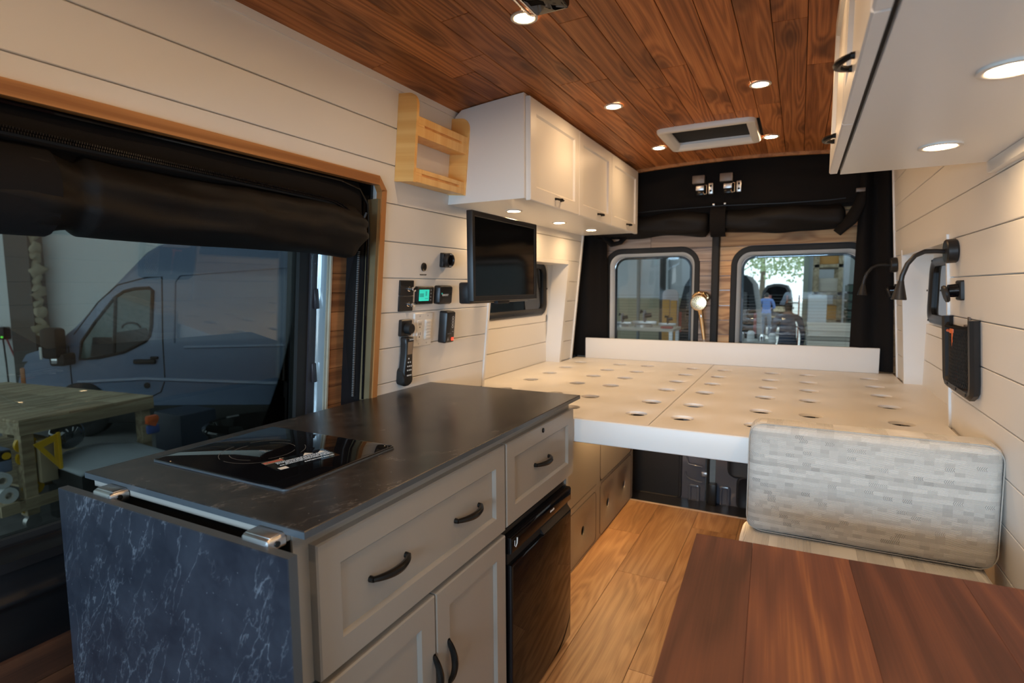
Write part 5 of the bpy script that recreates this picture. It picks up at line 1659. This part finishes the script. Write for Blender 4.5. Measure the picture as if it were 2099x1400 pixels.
# ---------------------------------------------------------------- what the rear windows show
org = plain('orange_sheet', (.55, .27, .06), .6, var=.1)
dcol = MB().box(-3.02, 13.6, GROUND, -2.90, 13.75, 4.58, .005).build('steel_post', darkcol)
tag(dcol, 'thin dark steel post seen through the left rear window', 'post')
dcol2 = MB().box(-3.60, 13.7, GROUND, -3.54, 13.8, 4.58, .005).build('wall_pipe', plain('pipe_grey', (.25, .27, .27), .5))
tag(dcol2, 'thin grey pipe on the workshop end wall left of the steel post', 'pipe')
for x, w_, z1, lab in ((-2.60, .15, 1.00, 'left of two upright orange boards in the left rear window'), (-2.43, .13, .985, 'right of two upright orange boards in the left rear window')):
    b_ = MB().box(x, 12.0, GROUND, x + w_, 12.05, z1, .004).build('orange_board', org)
    tag(b_, lab, 'board', 'orange boards leaning in the workshop')
b_ = MB().rings(-2.64, -2.30, GROUND, 1.22, [(0, 0), (0, .02), (.004, .024)], .12, 5).build('pink_sheet', plain('pink_sheet', (.55, .47, .45), .6), None, FMY(0, 12.2, 0))
tag(b_, 'pale pink round cornered sheet standing behind the orange boards', 'sheet')
t = root('machine_table', 'long work table carrying the saws behind the van', 'table', Matrix.Translation((-2.30, 9.9, .56)))
MB().box(-.85, -.35, -.05, .42, .35, 0, .004).build('table_top', M['ply'], t)
for x in (-.80, .34):
    for y in (-.30, .26):
        MB().box(x, y, GROUND - .56, x + .06, y + .06, -.051).build('leg', M['steel'], t, smooth=0)
MB().box(-.75, -.28, -.85, .36, .28, -.82).build('under_shelf', M['black'], t, smooth=0)
def saw(lab, x, y, s, col_):
    r = root('mitre_saw', lab, 'saw', Matrix.Translation((x, y, .56)) @ Matrix.Scale(s, 4))
    MB().lathe([(.001, 0), (.20, 0), (.20, .06), (.17, .08), (.001, .08)], 24).build('turntable', M['steel'], r)
    MB().box(-.28, .06, .05, .28, .10, .14, .01).build('fence', M['steel'], r)
    MB().lathe([(.001, -.012), (.14, -.010), (.14, .010), (.001, .012)], 26, Matrix.Translation((.02, .02, .25)) @ Matrix.Rotation(PI / 2, 4, 'Y')).build('blade_guard', col_, r)
    MB().cyl((.03, .02, .26), (.17, .04, .28), .055, .05, 16).build('motor', M['black'], r)
    MB().tube([(-.02, .02, .34), (-.03, -.10, .38), (-.02, -.18, .34)], .022, 8).build('handle', M['black'], r)
    MB().tube([(0, .12, .08), (0, .16, .22), (0, .06, .30)], .035, 8).build('arm', col_, r)
    return r
gsv = plain('machine_grey', (.33, .33, .36), .4)
saw('grey mitre saw at the left of the machine table', -2.86, 9.85, .62, gsv)
saw('larger grey mitre saw in the middle of the machine table', -2.46, 9.85, .78, gsv)
saw('small dark saw at the right of the machine table', -2.06, 9.9, .55, M['black'])
rb = MB().box(-2.10, 9.58, .5605, -1.90, 9.66, .60, .008).build('red_rail', plain('red_rail', (.40, .06, .06), .5))
tag(rb, 'red rail lying at the right end of the machine table', 'rail')
wb2 = MB().box(-2.36, 9.55, GROUND, -2.22, 9.60, .35, .01).build('white_pail', shopw)
tag(wb2, 'pale upright panel in front of the machine table', 'panel')

# outdoors beyond the garage door
lot = MB().box(-40, 15, GROUND - .06, 40, 75, GROUND - .01).build('ground_2', plain('sunlit_lot', (.55, .54, .50), .8, var=.1), smooth=0)
tag(lot, 'bright paved yard outside the garage door', None, None, 'structure')
leafm = plain('leaf', (.30, .38, .20), .6, var=.4)
barkm = plain('bark', (.14, .11, .08), .9, var=.3)
def tree(lab, x, y, h, r, seed):
    rr = random.Random(seed)
    t = root('tree', lab, 'tree', Matrix.Translation((x, y, GROUND)), 'trees beyond the garage door')
    MB().tube([(0, 0, 0), (.1, 0, h * .3), (0, .1, h * .6), (.1, 0, h * .85)], [.22, .18, .12, .05], 8).build('trunk', barkm, t)
    mb = MB()
    for k in range(2600):
        a = rr.uniform(0, 2 * PI); b = math.asin(rr.uniform(-1, 1)); q = rr.uniform(.35, 1) ** .6
        c = Vector((math.cos(a) * math.cos(b) * r * q, math.sin(a) * math.cos(b) * r * q, h * .66 + math.sin(b) * h * .42 * q))
        c += Vector(noise.noise_vector(c * .9)) * .6
        d1_ = Vector((rr.uniform(-1, 1), rr.uniform(-1, 1), rr.uniform(-1, 1))).normalized() * rr.uniform(.07, .17)
        d2_ = d1_.orthogonal().normalized() * rr.uniform(.06, .13)
        mb.quad(c - d1_, c - d2_, c + d1_, c + d2_)
    mb.build('crown', leafm, t, smooth=0, kind='stuff', recalc=False)
    return t
tree('tall tree filling the upper right of the garage opening', .4, 36, 8.5, 3.2, 1)
tree('tree left of the open vehicle outside', -6.2, 38, 8.0, 3.4, 2)
tree('tree behind the open vehicle outside', -2.6, 46, 9.5, 4.0, 3)

pb = root('dark_van', 'black van parked inside the workshop, left in the right rear window', 'van', Matrix.Translation((-.76, 12.6, GROUND)) @ Matrix.Diagonal((.83, .45, 1, 1)))
prof = [(-1.95, .28), (-1.97, .9), (-1.93, 1.5), (-1.80, 1.98), (-1.66, 2.16), (-1.4, 2.24), (-.55, 2.24), (-.30, 2.17), (-.14, 2.0), (-.05, 1.55), (0, .9), (-.02, .28)]
dkv = plain('black_van_paint', (.018, .020, .022), .55, spec=.3)
MB().prism(prof, 'y', 0, 3.9).build('body', dkv, pb, smooth=30)
for x0, x1 in ((-1.75, -1.02), (-.94, -.22)):
    MB().rings(x0, x1, 1.15, 1.85, [(0, .004), (.01, .012)], .08, 5).build('rear_window', M['gloss'], pb, FMY(0, 0, 0))
for x in (-1.93, -.09): MB().box(x, -.015, .95, x + .07, .01, 1.4, .01).build('tail_lamp', plain('tail_red', (.3, .02, .02), .3), pb)
MB().box(-1.95, -.08, .30, -.02, .02, .55, .03).build('bumper', M['matte'], pb)
for x in (-1.8, -.35):
    MB().lathe([(.001, -.1), (.34, -.1), (.34, .1), (.001, .1)], 22, Matrix.Translation((x, .75, .34)) @ Matrix.Rotation(PI / 2, 4, 'Y')).build('wheel', M['matte'], pb)
MB().box(-1.1, .3, 2.24, -.5, .8, 2.33, .03).build('green_roof_box', plain('green_box', (.12, .30, .13), .5), pb)

ov = root('open_van', 'open backed vehicle standing outside the garage door', 'van', Matrix.Translation((-.80, 24.0, GROUND)))
prof = [(-.55, .35), (-.56, 1.3), (-.50, 1.75), (-.36, 1.98), (-.1, 2.05), (.1, 2.05), (.36, 1.98), (.48, 1.75), (.55, 1.3), (.55, .35)]
inn = [(x * .84, .42 + (z - .35) * .90) for x, z in prof]
MB().loops([[(x, 3.5, z) for x, z in prof], [(x, 0, z) for x, z in prof], [(x, 0, z) for x, z in inn], [(x, 3.2, z) for x, z in inn]]).build('body', dkv, ov, smooth=30)
MB().box(-.45, .1, .72, .45, 1.2, .76).build('load_shelf', M['shopwood'], ov, smooth=0)
MB().box(-.10, .2, .95, .44, .9, 1.15, .01).build('wood_load', M['shopwood'], ov)
MB().box(-.42, .3, 1.2, -.2, .9, 1.6, .02).build('red_load', plain('dull_red', (.30, .10, .09), .6), ov)
for x in (-.46, .46): MB().lathe([(.001, -.09), (.33, -.09), (.33, .09), (.001, .09)], 20, Matrix.Translation((x, .8, .33)) @ Matrix.Rotation(PI / 2, 4, 'Y')).build('wheel', M['matte'], ov)

skin = plain('skin', (.36, .20, .14), .6)
hair = plain('dark_hair', (.015, .013, .012), .8)
def person(lab, loc, h, shirt, trousers, hairm, yaw=0.0, pose=0):
    k = h / 1.75
    J = {'pel': (0, 0, .95), 'waist': (0, .01, 1.10), 'chest': (0, 0, 1.30), 'neck0': (0, .0, 1.46), 'neck': (0, -.01, 1.53), 'head': (0, -.02, 1.62), 'crown': (0, 0, 1.71),
         'hipL': (-.10, 0, .90), 'kneeL': (-.115, -.03, .50), 'ankL': (-.12, .03, .09), 'toeL': (-.13, -.14, .04),
         'hipR': (.10, 0, .90), 'kneeR': (.115, -.03, .50), 'ankR': (.12, .03, .09), 'toeR': (.13, -.14, .04),
         'shL': (-.185, 0, 1.42), 'elL': (-.25, .03, 1.13), 'wrL': (-.235, -.10, .90), 'haL': (-.23, -.14, .80),
         'shR': (.185, 0, 1.42), 'elR': (.25, .03, 1.13), 'wrR': (.235, -.10, .90), 'haR': (.23, -.14, .80)}
    if pose == 1:
        J.update({'elL': (-.27, -.04, 1.16), 'wrL': (-.16, -.26, 1.12), 'haL': (-.10, -.33, 1.12), 'elR': (.27, -.04, 1.16), 'wrR': (.16, -.26, 1.12), 'haR': (.10, -.33, 1.12)})
    E_ = [('pel', 'waist'), ('waist', 'chest'), ('chest', 'neck0'), ('neck0', 'neck'), ('neck', 'head'), ('head', 'crown'), ('pel', 'hipL'), ('hipL', 'kneeL'), ('kneeL', 'ankL'), ('ankL', 'toeL'), ('pel', 'hipR'), ('hipR', 'kneeR'), ('kneeR', 'ankR'), ('ankR', 'toeR'),
          ('neck0', 'shL'), ('shL', 'elL'), ('elL', 'wrL'), ('wrL', 'haL'), ('neck0', 'shR'), ('shR', 'elR'), ('elR', 'wrR'), ('wrR', 'haR')]
    Rr = {'pel': (.15, .11), 'waist': (.145, .10), 'chest': (.165, .115), 'neck0': (.10, .08), 'neck': (.052, .055), 'head': (.080, .098), 'crown': (.060, .075), 'hip': (.095, .095), 'knee': (.062, .065), 'ank': (.044, .05), 'toe': (.042, .035), 'sh': (.068, .068), 'el': (.046, .046), 'wr': (.032, .034), 'ha': (.036, .022)}
    me = bpy.data.meshes.new('body')
    ks = list(J)
    me.from_pydata([Vector(J[q]) * k for q in ks], [(ks.index(a), ks.index(b)) for a, b in E_], [])
    o = bpy.data.objects.new('body_tmp', me); COL.objects.link(o)
    sk = o.modifiers.new('skin', 'SKIN'); sk.use_smooth_shade = True
    if not me.skin_vertices: me.attributes.new('skin_vertices', 'FLOAT', 'POINT')
    for i, q in enumerate(ks):
        r_ = Rr.get(q) or Rr[q[:-1]]
        me.skin_vertices[0].data[i].radius = (r_[0] * k, r_[1] * k)
    me.skin_vertices[0].data[0].use_root = True
    ss = o.modifiers.new('sub', 'SUBSURF'); ss.levels = 2; ss.render_levels = 2
    dg = bpy.context.evaluated_depsgraph_get()
    nm = bpy.data.meshes.new_from_object(o.evaluated_get(dg))
    bpy.data.objects.remove(o)
    r = root('person', lab, 'person', Matrix.Translation(loc) @ Matrix.Rotation(yaw, 4, 'Z'))
    nm.materials.clear()
    for m_ in (shirt, trousers, skin, hairm, M['matte']): nm.materials.append(m_)
    for p in nm.polygons:
        c = p.center / k
        ax = abs(c.x)
        if c.z > 1.60 or (c.z > 1.54 and c.y > .02): i = 3
        elif c.z > 1.50: i = 2
        elif c.z < .10: i = 4
        elif c.z < .96 and ax < .19: i = 1
        elif c.z < .93 and pose == 0 and ax > .19: i = 2
        elif pose == 1 and c.y < -.14 and c.z > .95: i = 2
        else: i = 0
        p.material_index = i
    b = bpy.data.objects.new('body', nm); COL.objects.link(b); b.parent = r
    nm.polygons.foreach_set('use_smooth', [True] * len(nm.polygons))
    # face: nose, ears, eyes
    mb = MB()
    mb.sphere((0, -.115 * k, 1.605 * k), .018 * k, 8, (.8, 1, 1.3))
    for s in (-1, 1):
        mb.sphere((s * .078 * k, -.01 * k, 1.61 * k), .022 * k, 8, (.4, .8, 1.3))
    mb.build('nose_and_ears', skin, r)
    mb = MB()
    for s in (-1, 1): mb.sphere((s * .032 * k, -.098 * k, 1.635 * k), .011 * k, 8)
    mb.box(-.024 * k, -.112 * k, 1.566 * k, .024 * k, -.10 * k, 1.572 * k)
    mb.build('eyes_and_mouth', hair, r)
    for s in (-1, 1):
        mb = MB()
        hx, hy, hz = J['haL' if s < 0 else 'haR']
        wx, wy, wz = J['wrL' if s < 0 else 'wrR']
        d = (Vector((hx, hy, hz)) - Vector((wx, wy, wz))).normalized()
        sd = Vector((0, -1, 0)) if pose == 0 else Vector((0, 0, 1))
        for q, L_ in ((-1.5, .060), (-.5, .072), (.5, .068), (1.5, .052)):
            p = Vector((hx, hy, hz)) + sd * q * .016
            mb.tube([p * k, (p + d * L_ * .6) * k, (p + d * L_ + Vector((-s * .012, 0, 0))) * k], [.009 * k, .0085 * k, .007 * k], 6)
        p = Vector((hx, hy, hz)) - d * .04 + sd * .03
        mb.tube([p * k, (p + d * .03 + sd * .025) * k, (p + d * .06 + sd * .03) * k], [.010 * k, .009 * k, .007 * k], 6)
        mb.build('fingers', skin, r)
    return r
person('person in dark clothes walking away behind the van, back to us', (-.165, 11.0, GROUND), 1.70, plain('navy_shirt', (.045, .060, .10), .8), plain('black_trousers', (.012, .012, .015), .8), hair, PI)
person('person in a blue shirt working at the open vehicle outside', (-1.075, 22.6, GROUND), 1.75, plain('blue_shirt', (.08, .13, .30), .8), plain('dark_jeans', (.05, .07, .10), .8), hair, PI, 1)

# right of the opening: sheet stack, racks and crates
ls = root('board_stack', 'tall stack of pale sheet boards seen through the right rear window', 'boards', Matrix.Translation((.10, 7.0, GROUND)))
z = .12
random.seed(8)
for i in range(24):
    th = random.choice((.045, .06, .075))
    dx, dy = random.uniform(-.012, .012), random.uniform(-.03, .03)
    MB().box(dx, dy, z, .95 + dx, 1.5 + dy, z + th - .006).build('board', M['ply'], ls, smooth=0)
    z += th
    if z > 1.68: break
mb = MB()
for y in (.05, .7, 1.35): mb.box(0, y, 0, .95, y + .1, .118)
mb.build('pallet', M['shopwood'], ls, smooth=0)
rk = root('timber_rack', 'tall timber rack against the right side of the workshop end', 'rack', Matrix.Translation((.20, 10.4, GROUND)))
for x in (0, .34):
    for y in (0, 1.2):
        MB().box(x, y, 0, x + .07, y + .07, 2.9).build('upright', M['shopwood'], rk, smooth=0)
for z in (.9, 1.35, 1.8, 2.25):
    MB().box(0, 0, z, .41, 1.27, z + .05).build('shelf', M['shopwood'], rk, smooth=0)
for i, (z, c_) in enumerate(((1.405, org), (1.855, M['ply']), (2.305, org), (.955, M['ply']))):
    b_ = MB().box(.26, 10.45, GROUND + z, .55, 11.4, GROUND + z + .22, .004).build('rack_board', c_)
    tag(b_, ('orange plank bundle on the second shelf of the timber rack', 'pale plank bundle on the third shelf of the timber rack', 'orange plank bundle on the top shelf of the timber rack', 'pale plank bundle on the lowest shelf of the timber rack')[i], 'planks', 'plank bundles on the timber rack')
cr = MB().box(.12, 9.3, GROUND, .36, 9.7, 1.14, .01).build('white_crate', shopw)
tag(cr, 'tall white carton standing before the timber rack', 'carton')
grn = plain('green_crate', (.055, .085, .065), .6, var=.2)
for i in range(3):
    r = root('green_crate', ('lowest', 'middle', 'topmost')[i] + ' dark green slatted crate in the stack at the far right', 'crate', Matrix.Translation((.90, 9.6, GROUND + .66 * i)), 'dark green crates')
    for j in range(5):
        MB().box(-.25, 0, .02 + j * .13, .75, .9, .02 + j * .13 + .10).build('slat', grn, r, smooth=0)
    MB().box(-.22, .03, .0, .72, .87, .655).build('inner', M['matte'], r, smooth=0)
for i in range(6):
    b_ = MB().rings(0, .16, 0, 3.0, [(0, 0), (0, .05)], .02, 3).build('wall_panel', plain('panel_grey', (.42, .44, .42), .6) if i == 0 else bpy.data.materials['panel_grey'], None, FMY(.62 + i * .26, 13.2, GROUND))
    tag(b_, 'tall grey panel leaning at the right of the workshop end wall', 'panel', 'tall grey panels at the end wall')
ct = root('parts_cart', 'cart of shiny parts behind the rear doors', 'cart', Matrix.Translation((-.42, 6.2, GROUND)))
MB().box(-.28, -.2, 1.36, .22, .3, 1.39).build('tray', M['steel'], ct, smooth=0)
for x in (-.26, .18):
    for y in (-.18, .26): MB().box(x, y, .08, x + .03, y + .03, 1.36).build('leg', M['black'], ct, smooth=0)
MB().box(-.27, -.19, .7, .21, .29, .72).build('lower_tray', M['steel'], ct, smooth=0)
mb = MB()
for x in (-.25, .19):
    for y in (-.16, .28): mb.sphere((x + .005, y - .005, .045), .045, 8)
mb.build('wheels', M['matte'], ct)
random.seed(21)
for i in range(5):
    x = -.57 + i * .10
    b_ = MB().lathe([(.001, 0), (.035, 0), (.035, .05 + .02 * (i % 3)), (.02, .07 + .02 * (i % 3)), (.001, .07 + .02 * (i % 3))], 12, Matrix.Translation((x - .06, 6.15 + .06 * (i % 2), GROUND + 1.3905))).build('metal_canister', M['chrome'] if i % 2 else shopw)
    tag(b_, ('pale canister at the left end of the cart behind the rear doors', 'shiny canister second from the left on the cart', 'pale tall canister in the middle of the cart', 'shiny canister fourth from the left on the cart', 'pale canister at the right end of the cart')[i], 'canister', 'canisters on the cart')
ld = root('ladder', 'orange and white ladder leaning by the garage door post', 'ladder', Matrix.Translation((-.10, 14.0, GROUND)) @ Matrix.Rotation(math.radians(6), 4, 'X'))
for x in (-.16, .08): MB().box(x, 0, 0, x + .03, .07, 1.75).build('rail', plain('ladder_orange', (.6, .16, .08), .5) if x < 0 else bpy.data.materials['ladder_orange'], ld, smooth=0)
for i in range(6): MB().box(-.13, .02, .22 + i * .27, .08, .05, .25 + i * .27).build('rung', M['chrome'], ld, smooth=0)
